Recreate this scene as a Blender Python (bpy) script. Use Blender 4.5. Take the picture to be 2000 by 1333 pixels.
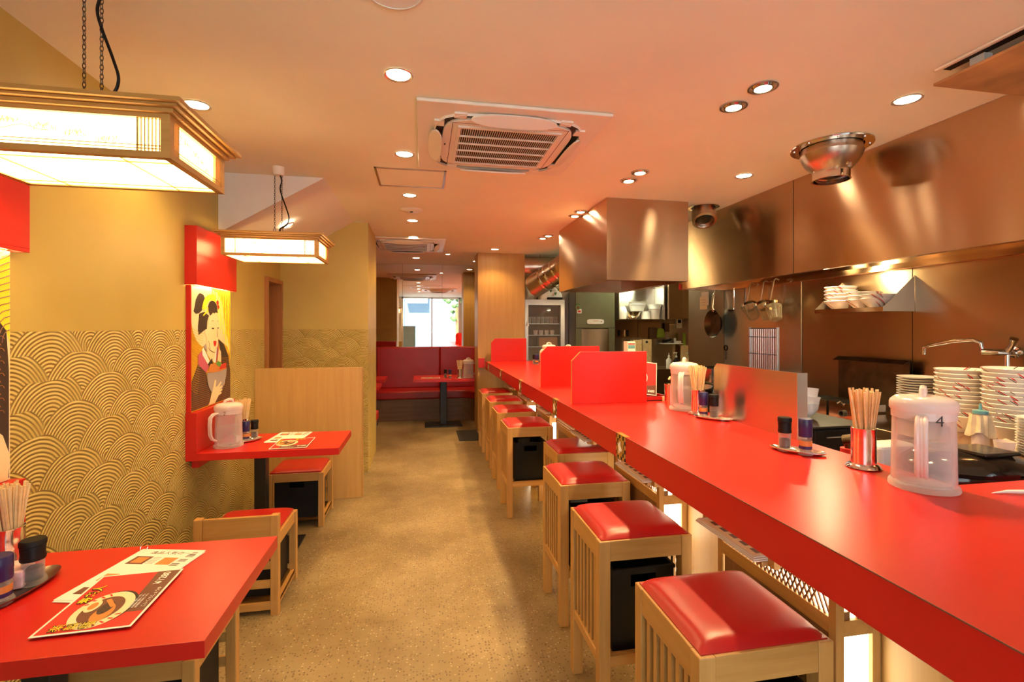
import bpy, bmesh, math, random
from mathutils import Vector, Matrix
random.seed(7)
for o in list(bpy.data.objects):
    bpy.data.objects.remove(o)
SC = bpy.context.scene
COL = SC.collection
PI = math.pi
R = math.radians

# ------------------------------------------------------------------ camera
cam_d = bpy.data.cameras.new('camera')
cam_d.sensor_width = 36.0
cam_d.lens = 940 / 2000 * 36.0
cam_d.shift_y = -26.5 / 2000
cam_d.clip_start = 0.02
cam = bpy.data.objects.new('camera', cam_d)
COL.objects.link(cam)
cam.location = (0, 0, 1.45)
cam.rotation_euler = (PI / 2, 0, -math.atan(174 / 940))
SC.camera = cam

# ------------------------------------------------------------------ look
SC.view_settings.view_transform = 'Standard'
SC.view_settings.look = 'None'
SC.view_settings.gamma = 1
SC.view_settings.use_curve_mapping = False
SC.view_settings.exposure = 1.25
SC.cycles.use_denoising = True
SC.cycles.max_bounces = 8
SC.cycles.diffuse_bounces = 4
SC.cycles.glossy_bounces = 4
SC.cycles.transmission_bounces = 4
SC.cycles.transparent_max_bounces = 12
SC.cycles.caustics_reflective = True
SC.cycles.caustics_refractive = False
SC.cycles.blur_glossy = 1.2
SC.cycles.sample_clamp_indirect = 5

# ------------------------------------------------------------------ daylight outside the shop front
W = bpy.data.worlds.new('daylight')
SC.world = W
W.use_nodes = True
W.node_tree.nodes['Background'].inputs[0].default_value = (0.82, 0.91, 1.0, 1)
W.node_tree.nodes['Background'].inputs[1].default_value = 1.5
WARM = (1.0, 0.64, 0.26)
E_DOWN = 15.0
E_SPOT = 38.0
E_PAPER = 6.0

def lamp(kind, loc, energy, color=WARM, rot=(0, 0, 0), parent=None, **kw):
    d = bpy.data.lights.new(kind.lower() + '_light', kind)
    d.energy = energy
    d.color = color
    for k, v in kw.items():
        setattr(d, k, v)
    o = bpy.data.objects.new(kind.lower() + '_light', d)
    COL.objects.link(o)
    o.location = loc
    o.rotation_euler = rot
    if parent:
        o.parent = parent
    return o

lamp('SUN', (0, -3, 8), 22, (1.0, .95, .88), (R(40), 0, PI), angle=R(.6)).rotation_euler = Vector((.15, -.62, -.77)).to_track_quat('-Z', 'Y').to_euler()
# daylight portal across the glazed shop front behind the camera (helps sampling of the sky only)
portal = lamp('AREA', (0.9, -0.55, 1.25), 1, (1, 1, 1), (PI / 2, 0, PI), shape='RECTANGLE', size=4.4, size_y=2.4)
portal.data.cycles.is_portal = True

# ------------------------------------------------------------------ node helpers
class V:
    """a socket with arithmetic"""
    nt = None
    def __init__(s, sock): s.k = sock
    @staticmethod
    def op(o, *a):
        n = V.nt.nodes.new('ShaderNodeMath')
        n.operation = o
        for i, x in enumerate(a):
            if isinstance(x, V): V.nt.links.new(x.k, n.inputs[i])
            else: n.inputs[i].default_value = x
        return V(n.outputs[0])
    def __add__(s, b): return V.op('ADD', s, b)
    __radd__ = __add__
    def __sub__(s, b): return V.op('SUBTRACT', s, b)
    def __rsub__(s, b): return V.op('SUBTRACT', b, s)
    def __mul__(s, b): return V.op('MULTIPLY', s, b)
    __rmul__ = __mul__
    def __truediv__(s, b): return V.op('DIVIDE', s, b)
    def lt(s, b): return V.op('LESS_THAN', s, b)
    def gt(s, b): return V.op('GREATER_THAN', s, b)

def new_mat(name):
    m = bpy.data.materials.new(name)
    m.use_nodes = True
    nt = m.node_tree
    V.nt = nt
    b = nt.nodes['Principled BSDF']
    return m, nt, b

def coords(nt, scale=(1, 1, 1), kind='Object'):
    t = nt.nodes.new('ShaderNodeTexCoord')
    mp = nt.nodes.new('ShaderNodeMapping')
    mp.inputs['Scale'].default_value = scale
    nt.links.new(t.outputs[kind], mp.inputs[0])
    return mp.outputs[0]

def noise(nt, vec, scale, detail=3, rough=.5, dist=0):
    n = nt.nodes.new('ShaderNodeTexNoise')
    n.inputs['Scale'].default_value = scale
    n.inputs['Detail'].default_value = detail
    n.inputs['Roughness'].default_value = rough
    n.inputs['Distortion'].default_value = dist
    nt.links.new(vec, n.inputs['Vector'])
    return n.outputs['Fac']

def ramp(nt, fac, stops):
    r = nt.nodes.new('ShaderNodeValToRGB')
    e = r.color_ramp.elements
    while len(e) < len(stops): e.new(.5)
    for i, (p, c) in enumerate(stops):
        e[i].position = p
        e[i].color = (*c, 1) if len(c) == 3 else c
    nt.links.new(fac, r.inputs[0])
    return r.outputs[0]

def bump(nt, b, h, strength=.3, dist=.01):
    n = nt.nodes.new('ShaderNodeBump')
    n.inputs['Strength'].default_value = strength
    n.inputs['Distance'].default_value = dist
    nt.links.new(h, n.inputs['Height'])
    nt.links.new(n.outputs[0], b.inputs['Normal'])

def plain(name, col, rough=.5, metal=0, var=.06, spec=.5, nscale=6, rvar=0.0, bmp=0, bscale=200, coat=0):
    m, nt, b = new_mat(name)
    c = coords(nt)
    f = noise(nt, c, nscale)
    lo = tuple(max(0, x * (1 - var)) for x in col)
    hi = tuple(min(1, x * (1 + var)) for x in col)
    nt.links.new(ramp(nt, f, [(.3, lo), (.7, hi)]), b.inputs['Base Color'])
    b.inputs['Roughness'].default_value = rough
    b.inputs['Metallic'].default_value = metal
    b.inputs['Specular IOR Level'].default_value = spec
    if coat: b.inputs['Coat Weight'].default_value = coat
    if bmp:
        bump(nt, b, noise(nt, c, bscale), bmp, .002)
    return m

def wood(name, axis, light=(.56, .33, .15), dark=(.40, .205, .08), rough=.42, scale=1.0):
    m, nt, b = new_mat(name)
    s = [38 * scale] * 3
    s[axis] = 2.2 * scale
    c = coords(nt, tuple(s))
    f = noise(nt, c, 1.0, 5, .6, .6)
    s2 = [4] * 3
    s2[axis] = .8
    f2 = noise(nt, coords(nt, tuple(s2)), 1.0, 2)
    V.nt = nt
    g = V(f) * .7 + V(f2) * .3
    mid = tuple((a + d) / 2 for a, d in zip(light, dark))
    nt.links.new(ramp(nt, g.k, [(.32, dark), (.5, mid), (.66, light)]), b.inputs['Base Color'])
    b.inputs['Roughness'].default_value = rough
    bump(nt, b, f, .08, .002)
    return m

def steel(name, col=(.60, .42, .28), rough=.22, wav=.34, aniso=.95, grime=.15):
    m, nt, b = new_mat(name)
    c = coords(nt)
    V.nt = nt
    f = noise(nt, c, 2.2, 2, .5)
    lo = tuple(x * (1 - grime) for x in col)
    nt.links.new(ramp(nt, f, [(.1, lo), (.9, col)]), b.inputs['Base Color'])
    b.inputs['Metallic'].default_value = 1
    b.inputs['Roughness'].default_value = rough
    b.inputs['Anisotropic'].default_value = aniso
    b.inputs['Anisotropic Rotation'].default_value = .25
    tg = nt.nodes.new('ShaderNodeTangent')
    tg.direction_type = 'RADIAL'
    tg.axis = 'Z'
    nt.links.new(tg.outputs[0], b.inputs['Tangent'])
    if wav:
        bump(nt, b, noise(nt, coords(nt, (1, 1, .35)), 1.3, 1), wav, .03)
    return m

def emit(name, col, strength, base=None):
    m, nt, b = new_mat(name)
    b.inputs['Base Color'].default_value = (*(base or col), 1)
    b.inputs['Emission Color'].default_value = (*col, 1)
    b.inputs['Emission Strength'].default_value = strength
    b.inputs['Roughness'].default_value = .6
    return m

def clear(name, tint=(.93, .92, .92), body=(.9, .8, .78), fac=.16, rough=.12, edge=.6):
    """thin clear plastic or glass: see-through, with a skin that shows at grazing angles"""
    m, nt, b = new_mat(name)
    b.inputs['Base Color'].default_value = (*body, 1)
    b.inputs['Roughness'].default_value = rough
    b.inputs['Specular IOR Level'].default_value = .8
    tr = nt.nodes.new('ShaderNodeBsdfTransparent')
    tr.inputs[0].default_value = (*tint, 1)
    lw = nt.nodes.new('ShaderNodeLayerWeight')
    lw.inputs[0].default_value = .3
    V.nt = nt
    n = V(noise(nt, coords(nt), 14, 3))
    k = V(lw.outputs['Facing']) * edge + n * .1 + (fac - .05)
    mx = nt.nodes.new('ShaderNodeMixShader')
    nt.links.new(k.k, mx.inputs[0])
    nt.links.new(tr.outputs[0], mx.inputs[1])
    nt.links.new(b.outputs[0], mx.inputs[2])
    nt.links.new(mx.outputs[0], nt.nodes['Material Output'].inputs[0])
    return m

def mix_col(nt, fac, a, b_):
    mx = nt.nodes.new('ShaderNodeMix')
    mx.data_type = 'RGBA'
    nt.links.new(fac, mx.inputs[0])
    for i, v in ((6, a), (7, b_)):
        if isinstance(v, tuple): mx.inputs[i].default_value = (*v, 1)
        else: nt.links.new(v, mx.inputs[i])
    return mx.outputs[2]

def wave_plaster():
    """gold plaster, smooth above, comb-dragged overlapping wave fans below 1.435 m"""
    m, nt, b = new_mat('gold plaster')
    g = nt.nodes.new('ShaderNodeNewGeometry')
    sp = nt.nodes.new('ShaderNodeSeparateXYZ')
    nt.links.new(g.outputs['Position'], sp.inputs[0])
    X, Y, Z = (V(sp.outputs[i]) for i in range(3))
    wob = V(noise(nt, g.outputs['Position'], 5, 2))
    u = X + Y + wob * .02
    z = Z + wob * .02
    Rr, rh = .185, .098
    j0 = V.op('CEIL', (z - Rr) / rh)
    best = None
    for k in (3, 2, 1, 0):
        j = j0 + float(k)
        par = V.op('FLOORED_MODULO', j, 2.0)
        off = par * Rr + j * .013
        i = V.op('ROUND', (u - off) / (2 * Rr))
        wn = nt.nodes.new('ShaderNodeTexWhiteNoise')
        wn.noise_dimensions = '2D'
        cb = nt.nodes.new('ShaderNodeCombineXYZ')
        nt.links.new(i.k, cb.inputs[0]); nt.links.new(j.k, cb.inputs[1])
        nt.links.new(cb.outputs[0], wn.inputs['Vector'])
        rnd = V(wn.outputs['Value']) - .5
        cu = i * (2 * Rr) + off + rnd * .06
        cz = j * rh + rnd * .035
        dx, dz = u - cu, z - cz
        d = V.op('SQRT', dx * dx + dz * dz)
        ins = d.lt(Rr + .02)
        best = d if best is None else best + (d - best) * ins
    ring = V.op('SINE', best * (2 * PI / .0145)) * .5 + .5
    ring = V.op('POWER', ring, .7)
    mask = Z.lt(1.435)
    fine = V(noise(nt, g.outputs['Position'], 160, 3))
    h = (ring * .8 - best * 2.0) * mask + fine * .05
    bump(nt, b, h.k, 1.0, .006)
    f = noise(nt, g.outputs['Position'], 2.2, 4)
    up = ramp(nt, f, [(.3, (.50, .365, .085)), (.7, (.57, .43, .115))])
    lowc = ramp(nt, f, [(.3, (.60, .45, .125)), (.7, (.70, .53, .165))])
    groove_shade = mix_col(nt, ((1.0 - ring) * .62).k, lowc, (.23, .14, .025))  # groove shade painted into the colour, browner where the comb rings dip
    nt.links.new(mix_col(nt, mask.k, up, groove_shade), b.inputs['Base Color'])
    b.inputs['Roughness'].default_value = .5
    return m

def terrazzo():
    m, nt, b = new_mat('speckled floor')
    c = coords(nt)
    V.nt = nt
    f = noise(nt, c, 1.3, 5, .65)
    base = ramp(nt, f, [(.32, (.15, .098, .04)), (.5, (.235, .168, .078)), (.68, (.33, .245, .125))])
    f3 = noise(nt, c, 9, 5, .7)
    base = mix_col(nt, (V(f3).gt(.57) * .22).k, base, (.24, .16, .09))
    vo = nt.nodes.new('ShaderNodeTexVoronoi')
    vo.inputs['Scale'].default_value = 75
    nt.links.new(c, vo.inputs['Vector'])
    sc = nt.nodes.new('ShaderNodeSeparateColor')
    nt.links.new(vo.outputs['Color'], sc.inputs[0])
    rnd = V(sc.outputs[0])
    dist = V(vo.outputs['Distance'])
    dark = dist.lt(.33) * rnd.lt(.45)
    light = dist.lt(.3) * rnd.gt(.8)
    base = mix_col(nt, (dark * .85).k, base, (.11, .062, .03))
    base = mix_col(nt, (light * .4).k, base, (.62, .5, .34))
    # faint joints between the large tiles
    sp = nt.nodes.new('ShaderNodeSeparateXYZ')
    nt.links.new(c, sp.inputs[0])
    jx = V.op('PINGPONG', V(sp.outputs[0]) + .21, .3).lt(.0015)
    jy = V.op('PINGPONG', V(sp.outputs[1]) + .1, .3).lt(.0015)
    base = mix_col(nt, (V.op('MAXIMUM', jx, jy) * .4).k, base, (.14, .09, .045))
    nt.links.new(base, b.inputs['Base Color'])
    b.inputs['Roughness'].default_value = .38
    bump(nt, b, noise(nt, c, 60, 3), .1, .002)
    return m

def bowl_glaze():
    """white glaze with brushed red and black strokes"""
    m, nt, b = new_mat('painted bowl glaze')
    c = coords(nt)
    V.nt = nt
    oi = nt.nodes.new('ShaderNodeObjectInfo')
    sp = nt.nodes.new('ShaderNodeSeparateXYZ')
    nt.links.new(c, sp.inputs[0])
    X, Y, Z = (V(sp.outputs[i]) for i in range(3))
    a = V.op('ARCTAN2', Y, X) + V(oi.outputs['Random']) * 6.3
    w = a * 3.6 + Z * 42.0
    s1 = V.op('SINE', w * 4.0)
    s2 = V.op('SINE', w * 4.0 + 1.3)
    msk = V.op('SINE', a * 3.0 + Z * 20.0).gt(.70)
    rim = Z.gt(.022)
    red = s1.gt(.86) * msk * rim
    blk = s2.gt(.95) * msk * rim
    col = mix_col(nt, red.k, (.80, .755, .70), (.55, .02, .025))
    col = mix_col(nt, blk.k, col, (.03, .025, .03))
    nt.links.new(col, b.inputs['Base Color'])
    b.inputs['Roughness'].default_value = .18
    return m

def checker_mat(name, a, b_, scale, axes=(0, 2), em=0):
    m, nt, b = new_mat(name)
    c = coords(nt)
    sp = nt.nodes.new('ShaderNodeSeparateXYZ')
    nt.links.new(c, sp.inputs[0])
    V.nt = nt
    u = V.op('FLOOR', V(sp.outputs[axes[0]]) * scale)
    v = V.op('FLOOR', V(sp.outputs[axes[1]]) * scale)
    k = V.op('FLOORED_MODULO', u + v, 2.0)
    nt.links.new(mix_col(nt, k.k, a, b_), b.inputs['Base Color'])
    b.inputs['Roughness'].default_value = .4
    return m

BEECH = dict(light=(.52, .275, .075), dark=(.39, .19, .045))
MT = dict(
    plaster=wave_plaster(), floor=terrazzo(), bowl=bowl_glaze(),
    ceiling=plain('ceiling paper', (.87, .845, .69), .7, var=.03, nscale=2, bmp=.25, bscale=260),
    soffit=plain('white paint', (.80, .76, .72), .6, var=.02),
    red=plain('red laminate', (.52, .014, .009), .30, var=.04, spec=.4, nscale=3, bmp=.04, bscale=500),
    vinyl=plain('red vinyl', (.36, .008, .006), .34, var=.08, nscale=8, bmp=.12, bscale=300),
    wx=wood('beech along x', 0, **BEECH), wy=wood('beech along y', 1, **BEECH), wz=wood('beech along z', 2, **BEECH),
    panel=wood('maple veneer', 2, (.55, .325, .10), (.45, .25, .07), .4, .7),
    dwood=wood('dark lattice wood', 2, (.27, .125, .045), (.17, .075, .026), .45),
    bwood=wood('bench base wood', 0, (.21, .11, .055), (.13, .065, .03), .45, .7),
    door=wood('door veneer', 2, (.42, .17, .05), (.30, .11, .03), .4, .6),
    black=plain('black plastic', (.007, .006, .006), .5, var=.2, spec=.25),
    bmetal=plain('black metal', (.012, .011, .011), .35, var=.2),
    navy=plain('navy plastic', (.022, .016, .09), .3),
    steel=steel('brushed steel'), steelw=steel('steel wall sheet', (.46, .32, .20), .34, .15, .75, .3),
    pan=plain('dark iron', (.11, .08, .05), .38, 1, var=.3, nscale=12),
    chrome=plain('polished steel', (.80, .78, .75), .1, 1, var=.03),
    alu=plain('aluminium', (.72, .70, .68), .28, 1, var=.05),
    white=plain('white plastic', (.80, .77, .72), .35, var=.03),
    acwhite=plain('air conditioner white', (.80, .77, .68), .45, var=.03),
    dark=plain('dark recess', (.02, .016, .013), .7, var=.2),
    ceram=plain('white glaze', (.82, .80, .77), .15, var=.02),
    paper=plain('white paper', (.80, .77, .70), .6, var=.02),
    green=plain('olive green steel', (.135, .13, .068), .4, var=.08),
    cork=plain('pale bamboo', (.78, .55, .27), .5, var=.12, nscale=40),
    mat=plain('dark mat', (.02, .017, .015), .85, var=.3, nscale=80),
    mirror=plain('mirror glass', (.86, .86, .84), .015, 1, var=0),
    clear=clear('clear plastic', fac=.11), glass=clear('clear glass', (.95, .94, .92), (.75, .7, .65), .08, .05, .5),
    shopglass=clear('shop glass', (.96, .98, .98), (.8, .85, .85), .05, .03, .3),
    frost=clear('frosted plastic', (.9, .86, .84), (.92, .80, .76), .5, .2, .3),
    bulb=emit('lit lamp face', (1.0, .80, .50), 22.0),
    spotbulb=emit('lit spotlight face', (1.0, .84, .56), 45.0),
    shoji=emit('lit paper', (1.0, .70, .28), E_PAPER, (.9, .85, .7)),
    led=emit('lit strip', (1.0, .72, .30), 16.0),
    lattice=emit('lit lattice paper', (1.0, .86, .58), 3.2),
    kitchen_tube=emit('lit tube', (.95, 1.0, .70), 10.0),
    amber=emit('lit wave print', (1.0, .55, .10), 1.0),
    steeln=steel('bright steel sheet', (.62, .56, .52), .26, .2, .9, .15),
    # flat inks
    ink_black=plain('black ink', (.012, .009, .009), .5), ink_gold=plain('gold ink', (.62, .33, .02), .4),
    ink_yellow=plain('yellow ink', (.90, .70, .03), .5), ink_cream=plain('cream ink', (.82, .68, .42), .5, var=.02),
    ink_skin=plain('skin ink', (.82, .66, .38), .5, var=.02), ink_pink=plain('rose ink', (.52, .10, .17), .5),
    ink_grey=plain('grey ink', (.36, .31, .30), .5), ink_red=plain('red ink', (.60, .025, .02), .45),
    ink_brown=plain('brown ink', (.15, .05, .03), .5), ink_orange=plain('orange ink', (.60, .22, .05), .5),
    ink_green=plain('green ink', (.12, .36, .08), .5), ink_white=plain('white ink', (.85, .82, .76), .5),
    ink_robe=plain('robe ink', (.045, .026, .02), .5), teal=plain('teal plastic', (.13, .34, .37), .35),
    sauce=plain('soy sauce', (.05, .018, .008), .25), cloth=plain('cream cloth', (.66, .54, .36), .85, var=.1, nscale=30),
    pepper=plain('peppercorns', (.06, .032, .02), .7, var=.6, nscale=300), salt=plain('salt and sesame', (.42, .35, .27), .8, var=.3, nscale=300),
    towel=plain('lime towel', (.30, .46, .05), .9), brown_towel=plain('brown towel', (.12, .07, .04), .9),
    lightblue=plain('pale blue wall', (.35, .55, .72), .5), leafy=plain('leaves', (.06, .13, .03), .7, var=.5, nscale=40),
    asphalt=plain('paving', (.33, .33, .33), .8, var=.15), facade=plain('grey facade', (.42, .43, .44), .7, var=.1),
    gold_wood=plain('brass gilt', (.55, .30, .06), .35, .6), pinkbox=plain('tissue box print', (.72, .48, .52), .5, var=.25, nscale=60),
    dup=plain('duct steel', (.55, .45, .36), .3, 1, var=.12),
)

# ------------------------------------------------------------------ mesh helpers
class MB:
    def __init__(s): s.bm = bmesh.new()
    def box(s, x0, y0, z0, x1, y1, z1):
        v = [s.bm.verts.new(p) for p in ((x0, y0, z0), (x1, y0, z0), (x1, y1, z0), (x0, y1, z0),
                                         (x0, y0, z1), (x1, y0, z1), (x1, y1, z1), (x0, y1, z1))]
        for f in ((0, 3, 2, 1), (4, 5, 6, 7), (0, 1, 5, 4), (1, 2, 6, 5), (2, 3, 7, 6), (3, 0, 4, 7)):
            s.bm.faces.new([v[i] for i in f])
        return s
    def lathe(s, prof, n=32, c=(0, 0, 0), closed=True, sx=1.0, sy=1.0):
        """prof: list of (r, z); revolved about z at c"""
        rings = []
        for r, z in prof:
            if r < 1e-5:
                rings.append([s.bm.verts.new((c[0], c[1], c[2] + z))])
            else:
                rings.append([s.bm.verts.new((c[0] + sx * r * math.cos(2 * PI * i / n), c[1] + sy * r * math.sin(2 * PI * i / n), c[2] + z)) for i in range(n)])
        for a, b in zip(rings, rings[1:]):
            for i in range(n):
                j = (i + 1) % n
                if len(a) == 1 and len(b) == 1: continue
                if len(a) == 1: f = (a[0], b[j], b[i])
                elif len(b) == 1: f = (a[i], a[j], b[0])
                else: f = (a[i], a[j], b[j], b[i])
                try: s.bm.faces.new(f)
                except ValueError: pass
        return s
    def cyl(s, c, r, h, n=24, r2=None):
        r2 = r if r2 is None else r2
        return s.lathe([(0, 0), (r, 0), (r2, h), (0, h)], n, c)
    def bar(s, p0, p1, w, h=None, up=(0, 0, 1)):
        """rectangular bar from p0 to p1"""
        h = h or w
        p0, p1 = Vector(p0), Vector(p1)
        d = (p1 - p0).normalized()
        u = Vector(up)
        if abs(d.dot(u)) > .99: u = Vector((1, 0, 0))
        a = d.cross(u).normalized() * (w / 2)
        b = a.cross(d).normalized() * (h / 2)
        v = [s.bm.verts.new(p + sa * a + sb * b) for p in (p0, p1) for sa, sb in ((-1, -1), (1, -1), (1, 1), (-1, 1))]
        for f in ((0, 1, 2, 3), (7, 6, 5, 4), (0, 4, 5, 1), (1, 5, 6, 2), (2, 6, 7, 3), (3, 7, 4, 0)):
            s.bm.faces.new([v[i] for i in f])
        return s
    def tube(s, pts, r, n=10, closed=False, radii=None):
        pts = [Vector(p) for p in pts]
        N = len(pts)
        rings = []
        ref = None
        for i, p in enumerate(pts):
            if closed: d = pts[(i + 1) % N] - pts[i - 1]
            else: d = pts[min(i + 1, N - 1)] - pts[max(i - 1, 0)]
            d.normalize()
            if ref is None:
                ref = Vector((0, 0, 1)) if abs(d.z) < .9 else Vector((1, 0, 0))
            a = d.cross(ref).normalized()
            b = a.cross(d).normalized()
            ref = b
            rr = radii[i] if radii else r
            rings.append([s.bm.verts.new(p + rr * (math.cos(2 * PI * k / n) * a + math.sin(2 * PI * k / n) * b)) for k in range(n)])
        prs = list(zip(rings, rings[1:]))
        if closed: prs.append((rings[-1], rings[0]))
        for A, B in prs:
            for k in range(n):
                s.bm.faces.new((A[k], A[(k + 1) % n], B[(k + 1) % n], B[k]))
        if not closed:
            s.bm.faces.new(rings[0][::-1]); s.bm.faces.new(rings[-1])
        return s
    def prism(s, poly, a, b, axis=2):
        """extrude a 2-D polygon along axis from a to b; the polygon uses the other two axes in order"""
        def P(q, h):
            if axis == 2: return (q[0], q[1], h)
            if axis == 1: return (q[0], h, q[1])
            return (h, q[0], q[1])
        A = [s.bm.verts.new(P(q, a)) for q in poly]
        B = [s.bm.verts.new(P(q, b)) for q in poly]
        n = len(poly)
        s.bm.faces.new(A[::-1]); s.bm.faces.new(B)
        for i in range(n):
            s.bm.faces.new((A[i], A[(i + 1) % n], B[(i + 1) % n], B[i]))
        return s
    def grid(s, fn, nu, nv):
        vs = [[s.bm.verts.new(fn(i / nu, j / nv)) for j in range(nv + 1)] for i in range(nu + 1)]
        for i in range(nu):
            for j in range(nv):
                s.bm.faces.new((vs[i][j], vs[i + 1][j], vs[i + 1][j + 1], vs[i][j + 1]))
        return s
    def obj(s, name, mat, parent=None, bevel=0, smooth=False, seg=2, loc=None, rot=None):
        bmesh.ops.recalc_face_normals(s.bm, faces=s.bm.faces)
        me = bpy.data.meshes.new(name)
        s.bm.to_mesh(me)
        s.bm.free()
        me.materials.append(MT[mat] if isinstance(mat, str) else mat)
        o = bpy.data.objects.new(name, me)
        COL.objects.link(o)
        if parent: o.parent = parent
        if loc: o.location = loc
        if rot: o.rotation_euler = rot
        if smooth:
            me.shade_smooth()
            try: me.set_sharp_from_angle(angle=R(40))
            except Exception: pass
        if bevel:
            md = o.modifiers.new('bevel', 'BEVEL')
            md.width = bevel
            md.segments = seg
            md.limit_method = 'ANGLE'
            md.harden_normals = False
        return o

def tag(o, label=None, cat=None, group=None, kind=None):
    if label: o['label'] = label
    if cat: o['category'] = cat
    if group: o['group'] = group
    if kind: o['kind'] = kind
    return o

def thing(name, label, cat, loc=(0, 0, 0), rz=0, group=None):
    o = bpy.data.objects.new(name, None)
    o.empty_display_size = .05
    COL.objects.link(o)
    o.location = loc
    o.rotation_euler = (0, 0, rz)
    return tag(o, label, cat, group)

def kids(o): return [c for c in bpy.data.objects if c.parent == o]
def copy_tree(o, parent=None):
    c = o.copy()
    COL.objects.link(c)
    c.parent = parent
    for k in kids(o): copy_tree(k, c)
    return c
def dup(o, loc, rz=0, label=None, group=None):
    c = copy_tree(o)
    c.location = loc
    c.rotation_euler = (0, 0, rz)
    if label: c['label'] = label
    if group: c['group'] = group
    return c
def struct(name, mb, mat, parent=None, **k):
    o = mb.obj(name, mat, parent, **k)
    if not parent: o['kind'] = 'structure'
    return o
def B(*a): return MB().box(*a)
def circ(cx, cy, r, n=20, sx=1, sy=1, a0=0): return [(cx + sx * r * math.cos(a0 + 2 * PI * i / n), cy + sy * r * math.sin(a0 + 2 * PI * i / n)) for i in range(n)]
ORD = ['topmost', 'second', 'third', 'fourth', 'fifth', 'sixth', 'seventh', 'eighth', 'ninth', 'tenth', 'eleventh', 'twelfth', 'thirteenth', 'fourteenth', 'fifteenth', 'sixteenth', 'seventeenth', 'eighteenth', 'nineteenth', 'twentieth']

def lettering(s, size, mat, parent, mtx, name='lettering', ext=.0002, bold=0.0, align='LEFT'):
    """writing as a thin mesh; mtx takes text x,y,z into the parent's frame"""
    cu = bpy.data.curves.new('lettering', 'FONT')
    cu.body = s
    cu.size = size
    cu.extrude = ext
    cu.offset = bold
    cu.align_x = align
    t = bpy.data.objects.new('lettering_source', cu)
    COL.objects.link(t)
    bpy.context.view_layer.update()
    me = bpy.data.meshes.new_from_object(t.evaluated_get(bpy.context.evaluated_depsgraph_get()))
    bpy.data.objects.remove(t)
    me.transform(mtx)
    me.materials.clear()
    me.materials.append(MT[mat])
    o = bpy.data.objects.new(name, me)
    COL.objects.link(o)
    o.parent = parent
    return o
def frame(o, ux, uy):
    """matrix with origin o, text right ux, text up uy"""
    ux, uy = Vector(ux).normalized(), Vector(uy).normalized()
    uz = ux.cross(uy)
    m = Matrix((ux, uy, uz)).transposed().to_4x4()
    m.translation = Vector(o)
    return m
# ================================================================== THE SETTING
CZ = 2.5
struct('floor', B(-2.6, -.6, -.08, 4.3, 8.3, 0), 'floor')
struct('ceiling', B(-2.6, -.6, CZ, 4.3, 8.3, CZ + .1), 'ceiling')
# left wall with the doorway at y 4.55 - 5.0
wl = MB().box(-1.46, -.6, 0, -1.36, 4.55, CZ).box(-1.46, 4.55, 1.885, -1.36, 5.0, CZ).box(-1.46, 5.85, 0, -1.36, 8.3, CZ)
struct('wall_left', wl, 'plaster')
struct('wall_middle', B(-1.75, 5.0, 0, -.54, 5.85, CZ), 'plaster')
struct('wall_back', B(-1.46, 8.165, 0, 2.0, 8.3, CZ), 'panel')
struct('wall_nook', B(1.9, 7.15, 0, 2.0, 8.165, CZ), 'panel')
struct('wall_pillar', B(.757, 6.72, 0, 1.43, 7.15, CZ), 'panel', bevel=.003)
struct('wall_kitchen', B(1.43, 7.1, 0, 4.3, 7.2, CZ), 'steeln')
wr = struct('wall_right', B(3.15, -.6, 0, 3.3, 5.32, CZ), 'steelw')
B(3.146, 3.56, .8, 3.1502, 4.61, 1.9).obj('steel_panel', 'steeln', wr)
for y in (2.62, 3.55, 4.62):
    B(3.148, y - .0015, .8, 3.1505, y + .0015, 1.9).obj('seam', 'dark', wr)
struct('wall_recess', MB().box(4.2, 5.22, 0, 4.3, 7.1, CZ).box(3.3, 5.22, 0, 4.2, 5.32, CZ), 'steelw')
# sloped soffit over the second table
pr = MB().prism([(-.68, CZ), (-1.36, 2.09), (-1.36, CZ)], 3.56, 5.0, 1)
struct('ceiling_soffit', pr, 'soffit')
# restroom door, set back in its opening
d1 = struct('door_1', B(-1.53, 4.57, 0, -1.49, 5.0, 1.865), 'door')
fr = MB().box(-1.53, 4.52, 0, -1.335, 4.57, 1.9).box(-1.53, 4.57, 1.86, -1.335, 4.999, 1.9).box(-1.53, 4.96, 0, -1.335, 4.999, 1.86)
fr.obj('door_frame', 'door', d1, bevel=.002)
B(-1.49, 4.83, .95, -1.46, 4.85, 1.05).obj('door_handle', 'chrome', d1, bevel=.003)
sg = MB().lathe([(0, 0), (.018, 0), (.018, .004), (0, .004)], 20)
sgo = sg.obj('restroom_figure', 'ink_black', d1)
sgo.rotation_euler = (0, PI / 2, 0); sgo.location = (-1.488, 4.70, 1.545)
MB().prism([(4.675, 1.52), (4.725, 1.52), (4.735, 1.44), (4.715, 1.44), (4.712, 1.37), (4.688, 1.37), (4.685, 1.44), (4.665, 1.44)], -1.49, -1.486, 0).obj('restroom_figure', 'ink_black', d1)
# mirror panes on the back wall
MX = [(-1.36, 1.13, -.33, 2.498), (-.327, 1.13, .317, 2.14), (-.327, 2.143, .317, 2.498), (.32, 1.13, 1.898, 2.498)]
MLAB = ['wall mirror pane at the far left above the red bench back', 'large lower wall mirror pane reflecting the bright street', 'low wide mirror pane under the ceiling at the far end', 'wall mirror pane at the right beside the wooden pillar']
for (x0, z0, x1, z1), l in zip(MX, MLAB):
    m = thing('mirror_pane', l, 'mirror', ((x0 + x1) / 2, 8.16, z0), 0, 'mirror panes on the far wall')
    w = (x1 - x0) / 2
    B(-w, -.006, 0, w, 0, z1 - z0).obj('glass', 'mirror', m)
    B(-w - .0015, -.002, 0, -w, .0, z1 - z0).obj('edge', 'dark', m)
    B(-w, -.002, z1 - z0, w, .0, z1 - z0 + .0015).obj('edge', 'dark', m)
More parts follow.
